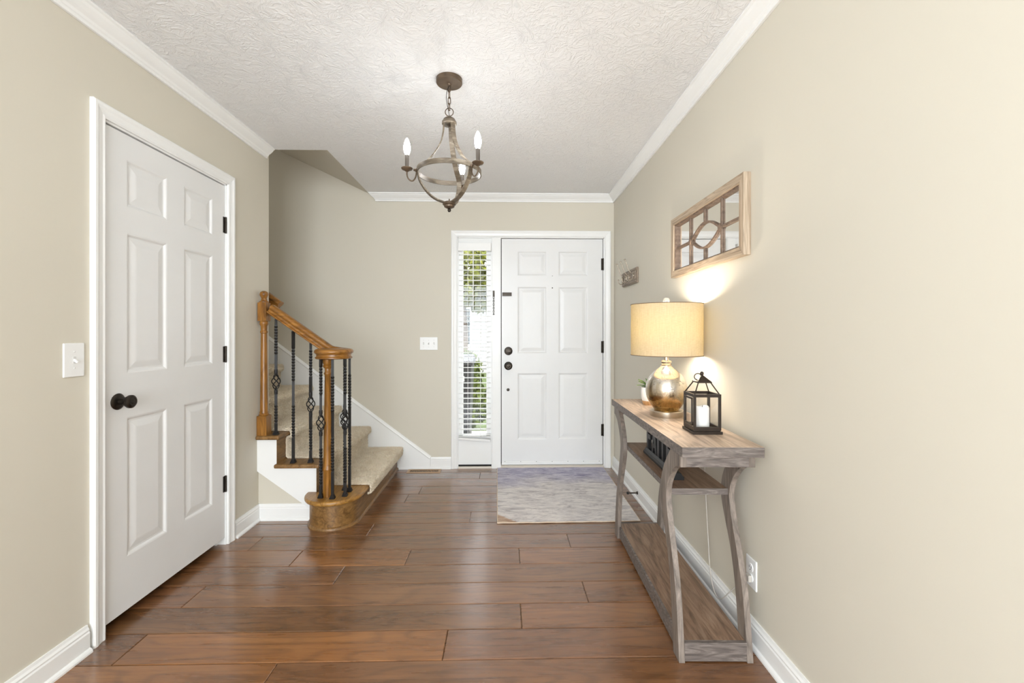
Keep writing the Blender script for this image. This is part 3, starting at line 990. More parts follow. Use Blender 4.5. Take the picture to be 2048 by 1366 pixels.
up_c = smooth_curve([(.026, 0, 2.222), (.030, 0, 2.18), (.040, 0, 2.135), (.062, 0, 2.09), (.098, 0, 2.04), (.140, 0, 2.005), (.150, 0, 1.992)], 5)
lo_c = smooth_curve([(.150, 0, 1.992), (.149, 0, 1.965), (.140, 0, 1.932), (.108, 0, 1.886), (.068, 0, 1.855), (.020, 0, 1.840)], 5)
BULB = emis('lit_candle_bulb', (.93, .965, 1, 1), 88)
SLEEVE = plain('dark_candle_sleeve', (92, 84, 76), .5, .2)
for a in ANG:
    mb = MB()
    mb.sweep([(x, y, zc(z)) for x, y, z in up_c], [(-.0125, -.0028), (.0125, -.0028), (.0125, .0028), (-.0125, .0028)], up=(1, 0, .6))
    o = mb.build('strap', WEA, cl, fix=True, bevel=.0008); o.rotation_euler = (0, 0, a)
    mb = MB()
    mb.sweep([(x, y, zc(z)) for x, y, z in lo_c], [(-.0125, -.0028), (.0125, -.0028), (.0125, .0028), (-.0125, .0028)], up=(1, 0, -.2))
    o = mb.build('lower_strap', WEA, cl, fix=True, bevel=.0008); o.rotation_euler = (0, 0, a)
    mb = MB()
    mb.tube(smooth_curve([(.156, 0, zc(1.975)), (.160, 0, zc(1.950)), (.170, 0, zc(1.932)), (.182, 0, zc(1.929)), (.194, 0, zc(1.938)), (.200, 0, zc(1.955)), (.200, 0, zc(1.982))], 5), .0034, 8)
    mb.lathe([(0, 0), (.008, 0), (.009, .004), (.005, .009), (.006, .013), (0, .015)], 12, (.156, 0, zc(1.982)), 'x')
    ar = mb.build('arm', RUSTY, cl, smooth=50); ar.rotation_euler = (0, 0, a)
    mb = MB(); mb.lathe([(0, zc(1.968)), (.006, zc(1.970)), (.014, zc(1.976)), (.024, zc(1.980)), (.027, zc(1.985)), (.026, zc(1.987)), (.014, zc(1.983)), (0, zc(1.982))], 24, (.2, 0, 0))
    mb.build('candle_dish', RUSTY, ar, smooth=40)
    mb = MB(); mb.lathe([(.0095, zc(1.983)), (.0095, zc(2.046)), (.0085, zc(2.048)), (0, zc(2.048))], 18, (.2, 0, 0))
    mb.build('candle_sleeve', SLEEVE, ar, smooth=40)
    mb = MB(); mb.lathe([(.0075, zc(2.047)), (.012, zc(2.058)), (.0155, zc(2.072)), (.0160, zc(2.085)), (.0135, zc(2.102)), (.008, zc(2.118)), (.003, zc(2.127)), (0, zc(2.129))], 14, (.2, 0, 0))
    mb.build('bulb', BULB, ar, smooth=80)
mb = MB(); mb.sweep(circle((0, 0, zc(1.988)), .153, 64, 'xy'), [(-.0022, -.0115), (.0022, -.0115), (.0022, .0115), (-.0022, .0115)], True, up=(0,0,1))
mb.build('ring_band', WEA, cl, fix=True, smooth=40)
mb = MB(); mb.lathe([(0, zc(1.846)), (.022, zc(1.846)), (.030, zc(1.842)), (.032, zc(1.832)), (.026, zc(1.828)), (.024, zc(1.820)), (.014, zc(1.815)), (.005, zc(1.813)), (0, zc(1.813))], 24)
mb.lathe([(.003, zc(1.846)), (.003, zc(1.86)), (0, zc(1.862))], 10)
mb.build('hub', RUSTY, cl, smooth=35)
mb = MB(); mb.lathe([(.004, zc(1.815)), (.008, zc(1.810)), (.0085, zc(1.804)), (.006, zc(1.798)), (0, zc(1.796))], 14)
mb.build('finial', BRONZE, cl, smooth=50)

# ------------------------------------------------------------------ console table
TZ = .805
tb = thing('console_table', 'weathered grey-brown console table with curved legs against right wall', 'table', (.648, 1.600, 0), R(-1.55))
TL = 1.035     # length over the legs (v), legs at v=0..TL
mb = MB(); mb.box(-.008, -.050, TZ-.037, .285, TL+.050, TZ)
# top with its own end faces: one board
top_o = mb.build('table_top', GREYTOP, tb, bevel=.0015)
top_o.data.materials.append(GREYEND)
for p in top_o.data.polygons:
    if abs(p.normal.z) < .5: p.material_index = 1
outer = smooth_curve([(0, 0, 0), (.016, 0, .12), (.036, 0, .24), (.074, 0, .36), (.112, 0, .46), (.134, 0, .53), (.138, 0, .575), (.122, 0, .625), (.080, 0, .678), (.040, 0, .708), (.004, 0, .722)], 4)
inner = smooth_curve([(.062, 0, 0), (.078, 0, .14), (.098, 0, .26), (.132, 0, .37), (.175, 0, .46), (.204, 0, .53), (.208, 0, .580), (.190, 0, .640), (.150, 0, .700), (.086, 0, TZ-.037)], 4)
leg_poly = [(p[0], p[2]) for p in outer]+[(-.012, .722), (-.012, TZ-.037)]+[(p[0], p[2]) for p in reversed(inner)]
for mirror in (False, True):
    for u0, u1 in ((0, .022), (.250, .272)):
        mb = MB()
        q = [((TL-v) if mirror else v, z) for v, z in leg_poly]
        mb.prism(q, u0, u1, 'x')
        mb.build('leg', GREYLEG, tb, fix=True, bevel=.0008, seg=1)
for v0, v1 in ((-.010, .012), (TL-.012, TL+.010)):
    mb = MB(); mb.box(.022, v0, .722, .250, v1, TZ-.037)
    mb.build('apron', GREYEND, tb, bevel=.0008)
mb = MB(); mb.box(.022, .150, .564, .250, TL-.150, .588)
mb.build('middle_shelf', SHELFW, tb, bevel=.0008)
mb = MB(); mb.box(.022, .020, .050, .250, TL-.020, .072)
mb.build('lower_shelf', SHELFW, tb, bevel=.0008)
mb = MB(); mb.box(.012, .062, .010, .0222, TL-.062, .0725); mb.build('shelf_edge', GREYEND, tb, bevel=.0008)
mb = MB(); mb.box(.022, .1485, .5635, .250, .1505, .5885); mb.build('shelf_edge', GREYEND, tb)
mb = MB(); mb.box(.0195, .150, .5635, .0222, TL-.150, .5885); mb.build('shelf_edge', GREYEND, tb)
for v0, v1 in ((.004, .020), (TL-.020, TL-.004)):
    mb = MB(); mb.box(.022, v0, .004, .250, v1, .072)
    mb.build('end_rail', GREYEND, tb, bevel=.0008)

# letter sign on the middle shelf
sg = thing('letter_sign', 'black cut-out letter sign standing on the middle shelf of the console table', 'sign', (.745, 1.845, .588), R(-1.55))
BLK = plain('black_painted_wood', (24, 23, 24), .4, var=.1)
SH = .158
# local: v runs toward +Y (far); text starts at the far end, faces -X
mb = MB()
mb.prism([(-.024, 0), (.024, 0), (.024, .012), (.016, .018), (.010, .030), (-.010, .030), (-.016, .018), (-.024, .012)], 0, .43, 'y')
mb.build('sign_base', BLK, sg, fix=True, bevel=.001)
def letter(polys, vstart, w):
    mb = MB()
    for pl in polys: mb.prism([(vstart-p[0]*w, .028+p[1]*(SH-.028)) for p in pl], -.009, .009, 'x')
    mb.build('letter', BLK, sg, fix=True)
def rc(a, b, c, d): return [(a, b), (c, b), (c, d), (a, d)]
letter([rc(0, 0, .34, 1), rc(.34, .8, 1, 1), rc(.34, .42, .85, .6)], .420, .070)
letter([[(0, 0), (.28, 0), (.62, 1), (.36, 1)], [(.72, 0), (1, 0), (.64, 1), (.38, 1)], rc(.25, .22, .75, .38)], .342, .078)
letter([rc(0, 0, 1, 1)], .254, .026)
letter([rc(.36, 0, .64, 1), rc(0, .8, 1, 1)], .218, .076)
letter([rc(0, 0, .32, 1), rc(.68, 0, 1, 1), rc(.32, .4, .68, .6)], .130, .078)
mb = MB(); mb.box(-.009, .05, SH-.004, .009, .425, SH+.004)
mb.build('sign_rail', BLK, sg)

# ------------------------------------------------------------------ table lamp
lp = thing('table_lamp', 'mercury glass table lamp with a glowing beige drum shade', 'lamp', (.803, 2.140, TZ))
BRUSH = plain('brushed_nickel', (196, 186, 170), .28, 1., var=.06, scale=300)
mb = MB(); mb.lathe([(0, 0), (.076, 0), (.077, .003), (.077, .026), (.074, .029), (.062, .030), (0, .030)], 40)
mb.build('lamp_base', BRUSH, lp, smooth=35)
def mercury():
    m, nt, b = newmat('mercury_glass', rough=.12, metal=1.)
    tc = node(nt, 'ShaderNodeTexCoord')
    sx = node(nt, 'ShaderNodeSeparateXYZ', Vector=tc.outputs['Object'])
    n = node(nt, 'ShaderNodeTexNoise', Vector=tc.outputs['Object'], Scale=60.0, Detail=5.0, Roughness=.7)
    n2 = node(nt, 'ShaderNodeTexNoise', Vector=tc.outputs['Object'], Scale=14.0, Detail=3.0)
    zz = node(nt, 'ShaderNodeMath', {'operation': 'MULTIPLY_ADD'}, i0=n2.outputs['Fac'], i1=.10, i2=sx.outputs[2])
    g = ramp(nt, zz.outputs[0], [(.04, lin((168, 128, 70))), (.13, lin((190, 158, 104))), (.20, lin((214, 204, 190))), (.28, lin((232, 230, 224)))])
    sp = ramp(nt, n.outputs['Fac'], [(.38, .45), (.52, 1.0)])
    col = mixc(nt, .45, g, sp, 'MULTIPLY')
    nt.links.new(col, b.inputs['Base Color'])
    bump(nt, b, n.outputs['Fac'], .12, .001)
    rr = ramp(nt, n.outputs['Fac'], [(.35, .32), (.6, .12)])
    nt.links.new(rr, b.inputs['Roughness'])
    return m
MERC = mercury()
body = smooth_curve([(.058, 0, .030), (.062, 0, .038), (.074, 0, .055), (.091, 0, .085), (.0975, 0, .118), (.096, 0, .150), (.084, 0, .185), (.062, 0, .213), (.040, 0, .231), (.029, 0, .240), (.024, 0, .246)], 4)
mb = MB(); mb.lathe([(p[0], p[2]) for p in body], 40)
mb.build('glass_body', MERC, lp, smooth=60)
mb = MB(); mb.lathe([(.022, .244), (.025, .250), (.022, .257), (.025, .264), (.021, .270), (.012, .272), (.011, .305), (.014, .308), (.014, .330), (0, .332)], 24)
mb.build('lamp_neck', BRUSH, lp, smooth=35)
SH0, SH1, SR = .297, .545, .168
def shade_mat():
    m = bpy.data.materials.new('beige_linen_shade'); m.use_nodes = True
    nt = m.node_tree; nt.nodes.clear()
    c = coords(nt, (1, 1, 1))
    n = node(nt, 'ShaderNodeTexNoise', Vector=coords(nt, (60, 60, 500)), Scale=1.0, Detail=2.0)
    n2 = node(nt, 'ShaderNodeTexNoise', Vector=coords(nt, (420, 420, 20)), Scale=1.0, Detail=2.0)
    w = mixc(nt, .5, n.outputs['Color'], n2.outputs['Color'])
    col = ramp(nt, w, [(.35, lin((172, 156, 134))), (.65, lin((196, 180, 156)))])
    d = node(nt, 'ShaderNodeBsdfDiffuse', Color=col)
    t = node(nt, 'ShaderNodeBsdfTranslucent', Color=lin((200, 172, 92)))
    mx = node(nt, 'ShaderNodeMixShader', i0=.06, i1=d.outputs[0], i2=t.outputs[0])
    out = node(nt, 'ShaderNodeOutputMaterial'); nt.links.new(mx.outputs[0], out.inputs[0])
    return m
mb = MB(); mb.lathe([(SR, SH0), (SR, SH1)], 64, caps=False)
shade = mb.build('lamp_shade', shade_mat(), lp, smooth=60)
RIM = plain('brown_rim', (112, 88, 64), .7)
for z in (SH0, SH1):
    mb = MB(); mb.tube(circle((0, 0, z), SR+.0003, 64, 'xy'), .0018, 6, True)
    mb.build('shade_rim', RIM, shade, smooth=60)
mb = MB()
for k in range(3):
    a = 2*PI*k/3+.4
    mb.tube([(.006*math.cos(a), .006*math.sin(a), SH1-.012), (SR*math.cos(a), SR*math.sin(a), SH1-.004)], .0016, 6)
mb.tube([(-.004, 0, .33), (-.045, 0, .38), (-.045, 0, .49), (0, 0, SH1-.012)], .0016, 6).tube([(.004, 0, .33), (.045, 0, .38), (.045, 0, .49), (0, 0, SH1-.012)], .0016, 6)
mb.build('harp', BRUSH, lp, smooth=50)
mb = MB(); mb.lathe([(.004, SH1-.014), (.006, SH1), (.008, SH1+.004), (.015, SH1+.010), (.0165, SH1+.020), (.012, SH1+.030), (0, SH1+.034)], 18)
mb.build('finial', plain('clear_finial', (240, 240, 236), .1, Transmission_Weight=.6, var=0, bs=0), lp, smooth=50)
mb = MB(); mb.lathe([(.012, .332), (.012, .415), (.016, .428), (.028, .452), (.031, .470), (.027, .490), (.014, .502), (0, .506)], 16)
mb.build('bulb', emis('warm_lamp_bulb', (1, .92, .79, 1), 190), lp, smooth=80)

# ------------------------------------------------------------------ candle lantern and candle
ln = thing('candle_lantern', 'dark metal candle lantern with glass sides on the console table', 'lantern', (.822, 1.797, TZ), R(-1.55))
DKM = plain('dark_bronze_metal', (62, 54, 48), .4, .7, var=.15, scale=200)
hw = .050
mb = MB(); mb.box(-.059, -.059, 0, .059, .059, .011)
mb.box(-.053, -.053, .011, .053, .053, .017)
mb.build('lantern_base', DKM, ln, bevel=.0012)
posts = MB()
for sx in (-1, 1):
    for sy in (-1, 1):
        posts = MB(); posts.box(sx*hw-.0045, sy*hw-.0045, .015, sx*hw+.0045, sy*hw+.0045, .160)
        posts.build('corner_post', DKM, ln)
for z0, z1 in ((.017, .029), (.148, .160)):
    mb = MB()
    for s_ in (-1, 1):
        mb.box(-hw, s_*hw-.004, z0, hw, s_*hw+.004, z1).box(s_*hw-.004, -hw, z0, s_*hw+.004, hw, z1)
    mb.build('frame_rail', DKM, ln)
LG = clear_glass('lantern_glass')
for s_ in (-1, 1):
    mb = MB(); mb.box(-hw+.004, s_*hw-.001, .029, hw-.004, s_*hw+.001, .148)
    mb.build('glass_pane', LG, ln)
    mb = MB(); mb.box(s_*hw-.001, -hw+.004, .029, s_*hw+.001, hw-.004, .148)
    mb.build('glass_pane', LG, ln)
# hinged door frame on the room side (-X)
mb = MB()
mb.box(-hw-.008, -.040, .032, -hw-.003, -.033, .146).box(-hw-.008, .033, .032, -hw-.003, .040, .146).box(-hw-.008, -.040, .032, -hw-.003, .040, .040).box(-hw-.008, -.040, .138, -hw-.003, .040, .146)
mb.build('lantern_door', DKM, ln, bevel=.0008)
for sx in (-1, 1):
    for sy in (-1, 1):
        mb = MB(); mb.tube([(sx*hw, sy*hw, .158), (sx*.024, sy*.024, .206)], .0026, 6)
        mb.build('roof_rod', DKM, ln, smooth=50)
mb = MB()
for k, (a, z) in enumerate(((.029, .202), (.029, .207), (.005, .231))):
    mb.v += [(-a, -a, z), (a, -a, z), (a, a, z), (-a, a, z)]
for l in (0, 4):
    for k in range(4): mb.f.append((l+k, l+(k+1)%4, l+4+(k+1)%4, l+4+k))
mb.f += [(3, 2, 1, 0), (8, 9, 10, 11)]
mb.build('roof_cap', DKM, ln, bevel=.0008)
mb = MB(); mb.lathe([(.004, .229), (.006, .233), (.0075, .239), (.006, .245), (0, .248)], 14)
mb.build('finial', DKM, ln, smooth=50)
mb = MB(); mb.tube([(-.017+.016*math.cos(a), .004*math.cos(a), .226+.013*math.sin(a)) for a in [2*PI*k/20 for k in range(20)]], .0018, 6, True)
mb.build('carry_ring', DKM, ln, smooth=60)
cn = thing('pillar_candle', 'white pillar candle standing inside the dark lantern', 'candle', (.824, 1.800, TZ+.0172))
WAX, nt, b = newmat('white_wax', lin((236, 234, 230)), .45, Subsurface_Weight=.2)
nz = node(nt, 'ShaderNodeTexNoise', Vector=coords(nt), Scale=40.0, Detail=2.0); bump(nt, b, nz.outputs['Fac'], .06, .001)
b.inputs['Subsurface Radius'].default_value = (.01, .008, .006)
mb = MB()
prof_c = [(0, 0), (.027, 0), (.028, .002), (.028, .082), (.026, .086), (.023, .082), (.010, .076), (0, .075)]
mb.lathe(prof_c, 36)
for i, v in enumerate(mb.v):
    if v[2] > .08:
        a = math.atan2(v[1], v[0]); mb.v[i] = (v[0], v[1], v[2]+.0022*math.sin(a*2+.8)+.001*math.sin(a*3))
mb.build('wax_body', WAX, cn, smooth=50)
mb = MB(); mb.tube([(0, 0, .074), (.001, 0, .084), (.003, .001, .090)], .0011, 6)
mb.build('wick', BLACKIRON, cn)

# ------------------------------------------------------------------ potted plant behind the lamp
pp = thing('potted_plant', 'small green succulent in a white pot behind the table lamp', 'plant', (.828, 2.470, TZ))
mb = MB(); mb.lathe([(.030, .012), (.038, .024), (.043, .045), (.044, .075), (.042, .098), (.039, .098), (.038, .085), (0, .083)], 30, caps=False)
mb.build('pot', plain('white_ceramic', (238, 236, 232), .3, var=.01), pp, smooth=45)
mb = MB(); mb.lathe([(0, 0), (.031, 0), (.035, .010), (.038, .0235), (0, .0235)], 30)
mb.build('pot_foot', wood('pale_pot_wood', (160, 118, 76), (192, 150, 104), (206, 168, 124), (30, 30, 6)), pp, smooth=45)
LEAFM, nt, b = newmat('green_leaf', rough=.4)
oi = node(nt, 'ShaderNodeObjectInfo')
nz = node(nt, 'ShaderNodeTexNoise', Vector=coords(nt, rnd=True), Scale=30.0, Detail=2.0)
mxv = node(nt, 'ShaderNodeMath', {'operation': 'ADD'}, i0=nz.outputs['Fac'], i1=oi.outputs['Random'])
nt.links.new(ramp(nt, node(nt, 'ShaderNodeMath', {'operation': 'MULTIPLY'}, i0=mxv.outputs[0], i1=.5).outputs[0], [(.2, lin((42, 70, 34))), (.55, lin((84, 120, 54))), (.85, lin((150, 168, 92)))]), b.inputs['Base Color'])
leaf = None
for i in range(30):
    if leaf is None:
        mb = MB()
        pth = smooth_curve([(0, 0, 0), (.012, 0, .022), (.034, 0, .040), (.062, 0, .046)], 4)
        m_ = len(pth)
        mb.sweep(pth, lambda i: [(w_, h_) for w_, h_ in ((-.0075*(1-(i/(m_-1))**2.2)-.0002, .001), (0, -.0025), (.0075*(1-(i/(m_-1))**2.2)+.0002, .001), (0, .0025))], up=(0,0,1))
        leaf = mb.build('leaf', LEAFM, pp, fix=True, smooth=60); l = leaf
    else: l = copy_part(leaf, pp)
    r_ = random.Random(i*7+1)
    ring = i % 3
    s_ = (.85, 1.0, .8)[ring]*r_.uniform(.85, 1.12)
    l.location = (.006*math.cos(i*2.4), .006*math.sin(i*2.4), .084)
    l.rotation_euler = (0, R((14, -8, -42)[ring]+r_.uniform(-9, 9)), i*2.39996)
    l.scale = (s_, s_, s_)

# ------------------------------------------------------------------ wall mirror on the right wall (local X -> along the wall toward the camera, front -Y -> room)
def on_right(y, z, out=0):
    return (XR(y)-out, y, z)
RWZ = R(-90)+RW_ROT      # local -Y faces -X
mr = thing('wall_mirror', 'whitewashed wood framed mirror with brown window-like muntins', 'mirror', on_right(2.48, 1.520), RWZ)
MW, MH, FT = .768, .328, .030
fwid = .036
def frame_piece(name, poly, y0, y1, m):
    mb = MB(); mb.prism(poly, y0, y1, 'y')
    return mb.build(name, m, mr, fix=True, bevel=.0015)
frame_piece('frame_rail', [(0, 0), (MW, 0), (MW-fwid, fwid), (fwid, fwid)], -FT, 0, WASHED)
frame_piece('frame_rail', [(0, MH), (fwid, MH-fwid), (MW-fwid, MH-fwid), (MW, MH)], -FT, 0, WASHED)
frame_piece('frame_stile', [(0, 0), (fwid, fwid), (fwid, MH-fwid), (0, MH)], -FT, 0, WASHEDV)
frame_piece('frame_stile', [(MW, 0), (MW, MH), (MW-fwid, MH-fwid), (MW-fwid, fwid)], -FT, 0, WASHEDV)
# inner brown bead
mb = MB(); i0 = fwid-.001
for a, b, c_, d_ in ((i0, i0, MW-i0, i0+.008), (i0, MH-i0-.008, MW-i0, MH-i0), (i0, i0, i0+.008, MH-i0), (MW-i0-.008, i0, MW-i0, MH-i0)):
    mb.box(a, -.022, b, c_, -.004, d_)
mb.build('inner_bead', RUSTWOOD, mr, bevel=.001)
mb = MB(); mb.box(.02, -.006, .02, MW-.02, -.002, MH-.02)
MIR, nt, b = newmat('mirror_silver', (.9, .89, .87, 1), .02, 1.)
nz = node(nt, 'ShaderNodeTexNoise', Vector=coords(nt), Scale=3.0)
nt.links.new(ramp(nt, nz.outputs['Fac'], [(.3, .015), (.7, .03)]), b.inputs['Roughness'])
mb.build('mirror_glass', MIR, mr)
bw = .0065
def bar(x0, z0, x1, z1, w=bw):
    dx, dz = x1-x0, z1-z0; L = math.hypot(dx, dz); nx, nz = -dz/L*w, dx/L*w
    mb = MB(); mb.prism([(x0+nx, z0+nz), (x1+nx, z1+nz), (x1-nx, z1-nz), (x0-nx, z0-nz)], -.015, -.006, 'y')
    mb.build('muntin', RUSTWOOD, mr, fix=True, bevel=.002)
cxm, czm = MW/2+.003, .161
e0, e1 = cxm-.155, cxm+.155
bar(e0-.012, fwid, e0-.012, MH-fwid); bar(e1+.012, fwid, e1+.012, MH-fwid)
bar(cxm, fwid, cxm, czm-.055); bar(cxm, czm+.055, cxm, MH-fwid)
bar(fwid, czm, e0, czm); bar(e1, czm, MW-fwid, czm)
for s_ in (-1, 1):
    pts = [(e0+(e1-e0)*k/24, -.011, czm+s_*.060*math.sin(PI*k/24)) for k in range(25)]
    mb = MB(); mb.sweep(pts, [(-.0045, -.0045), (.0045, -.0045), (.0045, .0045), (-.0045, .0045)], up=(0, -1, 0))
    mb.build('curved_muntin', RUSTWOOD, mr, fix=True, smooth=40)
for ex in (e0-.004, e1+.004):
    mb = MB(); mb.prism([(ex-.019, czm), (ex, czm-.019), (ex+.019, czm), (ex, czm+.019)], -.019, -.006, 'y')
    mb.build('diamond_block', RUSTWOOD, mr, fix=True, bevel=.002)

# ------------------------------------------------------------------ coat hook rack
hk = thing('coat_rack', 'small brown wall rack with three metal coat hooks beside front door', 'coat rack', on_right(3.575, 1.578), RWZ)
HWID, HHT = .385, .114
BRN = wood('taupe_rack_wood', (104, 90, 76), (144, 128, 110), (166, 150, 132), (4, 30, 30), .5)
def hb(name, a, b, c_, d_, y0, y1):
    mb = MB(); mb.box(a, y0, b, c_, y1, d_); return mb.build(name, BRN, hk, bevel=.002)
hb('back_board', 0, 0, HWID, HHT, -.016, 0)
mb = MB()
mb.box(.006, -.024, .006, HWID-.006, -.016, .024).box(.006, -.024, HHT-.024, HWID-.006, -.016, HHT-.006).box(.006, -.024, .024, .026, -.016, HHT-.024).box(HWID-.026, -.024, .024, HWID-.006, -.016, HHT-.024)
mb.build('moulded_edge', BRN, hk, bevel=.003)
NICK = plain('aged_nickel', (170, 158, 142), .35, .9, var=.1, scale=200)
hook0 = None
for x in (.075, HWID/2, HWID-.075):
    if hook0 is None:
        mb = MB()
        mb.lathe([(0, .016), (.017, .016), (.016, .021), (.009, .024), (0, .024)], 16, (0, 0, .060), '-y')
        mb.box(-.009, -.021, .022, .009, -.016, .095)
        mb.tube(smooth_curve([(0, -.018, .075), (0, -.034, .080), (0, -.052, .100), (0, -.066, .140), (0, -.080, .172)], 5), .0034, 8)
        mb.lathe([(0, 0), (.006, .002), (.0075, .007), (.004, .012), (0, .013)], 10, (0, -.082, .170))
        mb.tube(smooth_curve([(0, -.018, .040), (0, -.034, .024), (0, -.052, .018), (0, -.066, .028), (0, -.070, .046)], 5), .0034, 8)
        mb.lathe([(0, 0), (.006, .002), (.0075, .007), (.004, .012), (0, .013)], 10, (0, -.070, .044))
        hook0 = mb.build('hook', NICK, hk, smooth=50); l = hook0
    else: l = copy_part(hook0, hk)
    l.location = (x, 0, 0)

# ------------------------------------------------------------------ switches, outlet, door stop, vent, cord
def plate(name, label, cat, loc, rz, w, h, toggles):
    t = thing(name, label, cat, loc, rz)
    mb = MB(); mb.box(-w/2, -.006, -h/2, w/2, 0, h/2)
    mb.build('cover_plate', PLASTIC, t, bevel=.004, seg=3)
    for x, up_ in toggles:
        mb = MB(); mb.box(x-.0055, -.0068, -.0125, x+.0055, -.005, .0125)
        mb.build('toggle_slot', plain('pale_slot', (214, 213, 210), .5) if 'pale_slot' not in bpy.data.materials else bpy.data.materials['pale_slot'], t)
        mb = MB(); mb.prism([(-.006, -.005), (-.006, .005), (-.019, .009*up_+.0035), (-.019, .009*up_-.0035)], x-.0038, x+.0038, 'x')
        mb.build('toggle', PLASTIC, t, fix=True, bevel=.001)
        for s_ in (-1, 1):
            mb = MB(); mb.lathe([(0, .006), (.003, .006), (.0028, .0072), (0, .0074)], 10, (x, 0, s_*.030), '-y')
            mb.build('screw', bpy.data.materials['pale_slot'], t)
    return t
plate('light_switch', 'white single toggle switch on left wall beside closet door', 'switch', (XL, 1.653, 1.112), R(90), .079, .124, [(0, -1)])
plate('light_switch', 'white triple toggle switch on back wall left of sidelight', 'switch', (-.655, D, 1.112), 0, .157, .114, [(-.046, -1), (0, 1), (.046, -1)])
ot = thing('wall_outlet', 'white duplex wall outlet behind the near table leg', 'outlet', on_right(1.703, .273), RWZ)
mb = MB(); mb.box(-.036, -.006, -.058, .036, 0, .058); mb.build('cover_plate', PLASTIC, ot, bevel=.004, seg=3)
for s_ in (-1, 1):
    mb = MB(); mb.lathe([(0, .006), (.0165, .006), (.016, .0085), (0, .0085)], 20, (0, 0, s_*.020), '-y')
    rc_ = mb.build('receptacle', PLASTIC, ot, smooth=35)
    mb = MB(); mb.box(-.0075, -.0090, s_*.020-.002, -.0055, -.008, s_*.020+.007).box(.0055, -.0090, s_*.020-.002, .0075, -.008, s_*.020+.007).lathe([(0, .008), (.0025, .008), (.0025, .009), (0, .009)], 8, (0, 0, s_*.020-.008), '-y')
    mb.build('slots', DARKVOID, rc_)
ds = thing('door_stop', 'small dark bronze door stop screwed to the right baseboard', 'door stop', on_right(3.165, .050, .015), RWZ)
mb = MB(); mb.lathe([(0, 0), (.012, 0), (.010, .006), (.005, .012), (.0045, .060), (.007, .064)], 16, (0,0,0), '-y')
mb.build('post', BRONZE, ds, smooth=40)
mb = MB(); mb.lathe([(.007, .064), (.0095, .066), (.0095, .076), (.007, .079), (0, .080)], 16, (0,0,0), '-y')
mb.build('rubber_tip', plain('dark_rubber', (30, 28, 27), .8), ds, smooth=40)
# floor register
vt = thing('floor_vent', 'tan metal floor register set in the planks near the sidelight', 'floor vent', (-.683, 3.852, 0))
TANM = plain('tan_metal', (178, 146, 112), .4, .3, var=.05)
mb = MB(); VW, VD = .145, .046
mb.box(-VW, -VD, .0003, VW, -VD+.018, .005).box(-VW, VD-.018, .0003, VW, VD, .005).box(-VW, -VD+.018, .0003, -VW+.020, VD-.018, .005).box(VW-.020, -VD+.018, .0003, VW, VD-.018, .005)
mb.build('register_frame', TANM, vt, bevel=.001)
mb = MB(); mb.box(-VW+.018, -VD+.016, .0002, VW-.018, VD-.016, .0008); mb.build('duct_shade_sheet', DARKVOID, vt)  # thin dark sheet painting the shade below the louvres
lv = None
for i in range(19):
    if lv is None:
        mb = MB(); mb.box(-.0028, -VD+.017, .001, .0028, VD-.017, .0045); lv = mb.build('louvre', TANM, vt); l = lv
    else: l = copy_part(lv, vt)
    l.location = (-VW+.026+i*(2*VW-.052)/18, 0, 0)
# lamp cord behind the table
CORD = plain('clear_grey_cord', (196, 190, 180), .35, var=.05)
cdx = thing('lamp_cord', 'thin pale lamp cord hanging behind the console table', 'cord', (0, 0, 0))
mb = MB()
mb.tube(smooth_curve([(.962, 2.10, .80), (.966, 2.085, .60), (.962, 2.06, .42), (.958, 2.03, .25), (.945, 1.98, .12), (.938, 1.92, .06), (.935, 1.86, .075), (.940, 1.80, .14), (.958, 1.73, .23), (.966, 1.703, .25)], 8), .0023, 7)
mb.build('cable', CORD, cdx, smooth=60)
mb = MB(); mb.box(.956, 1.690, .240, .970, 1.716, .266); mb.build('plug', CORD, cdx, bevel=.003)

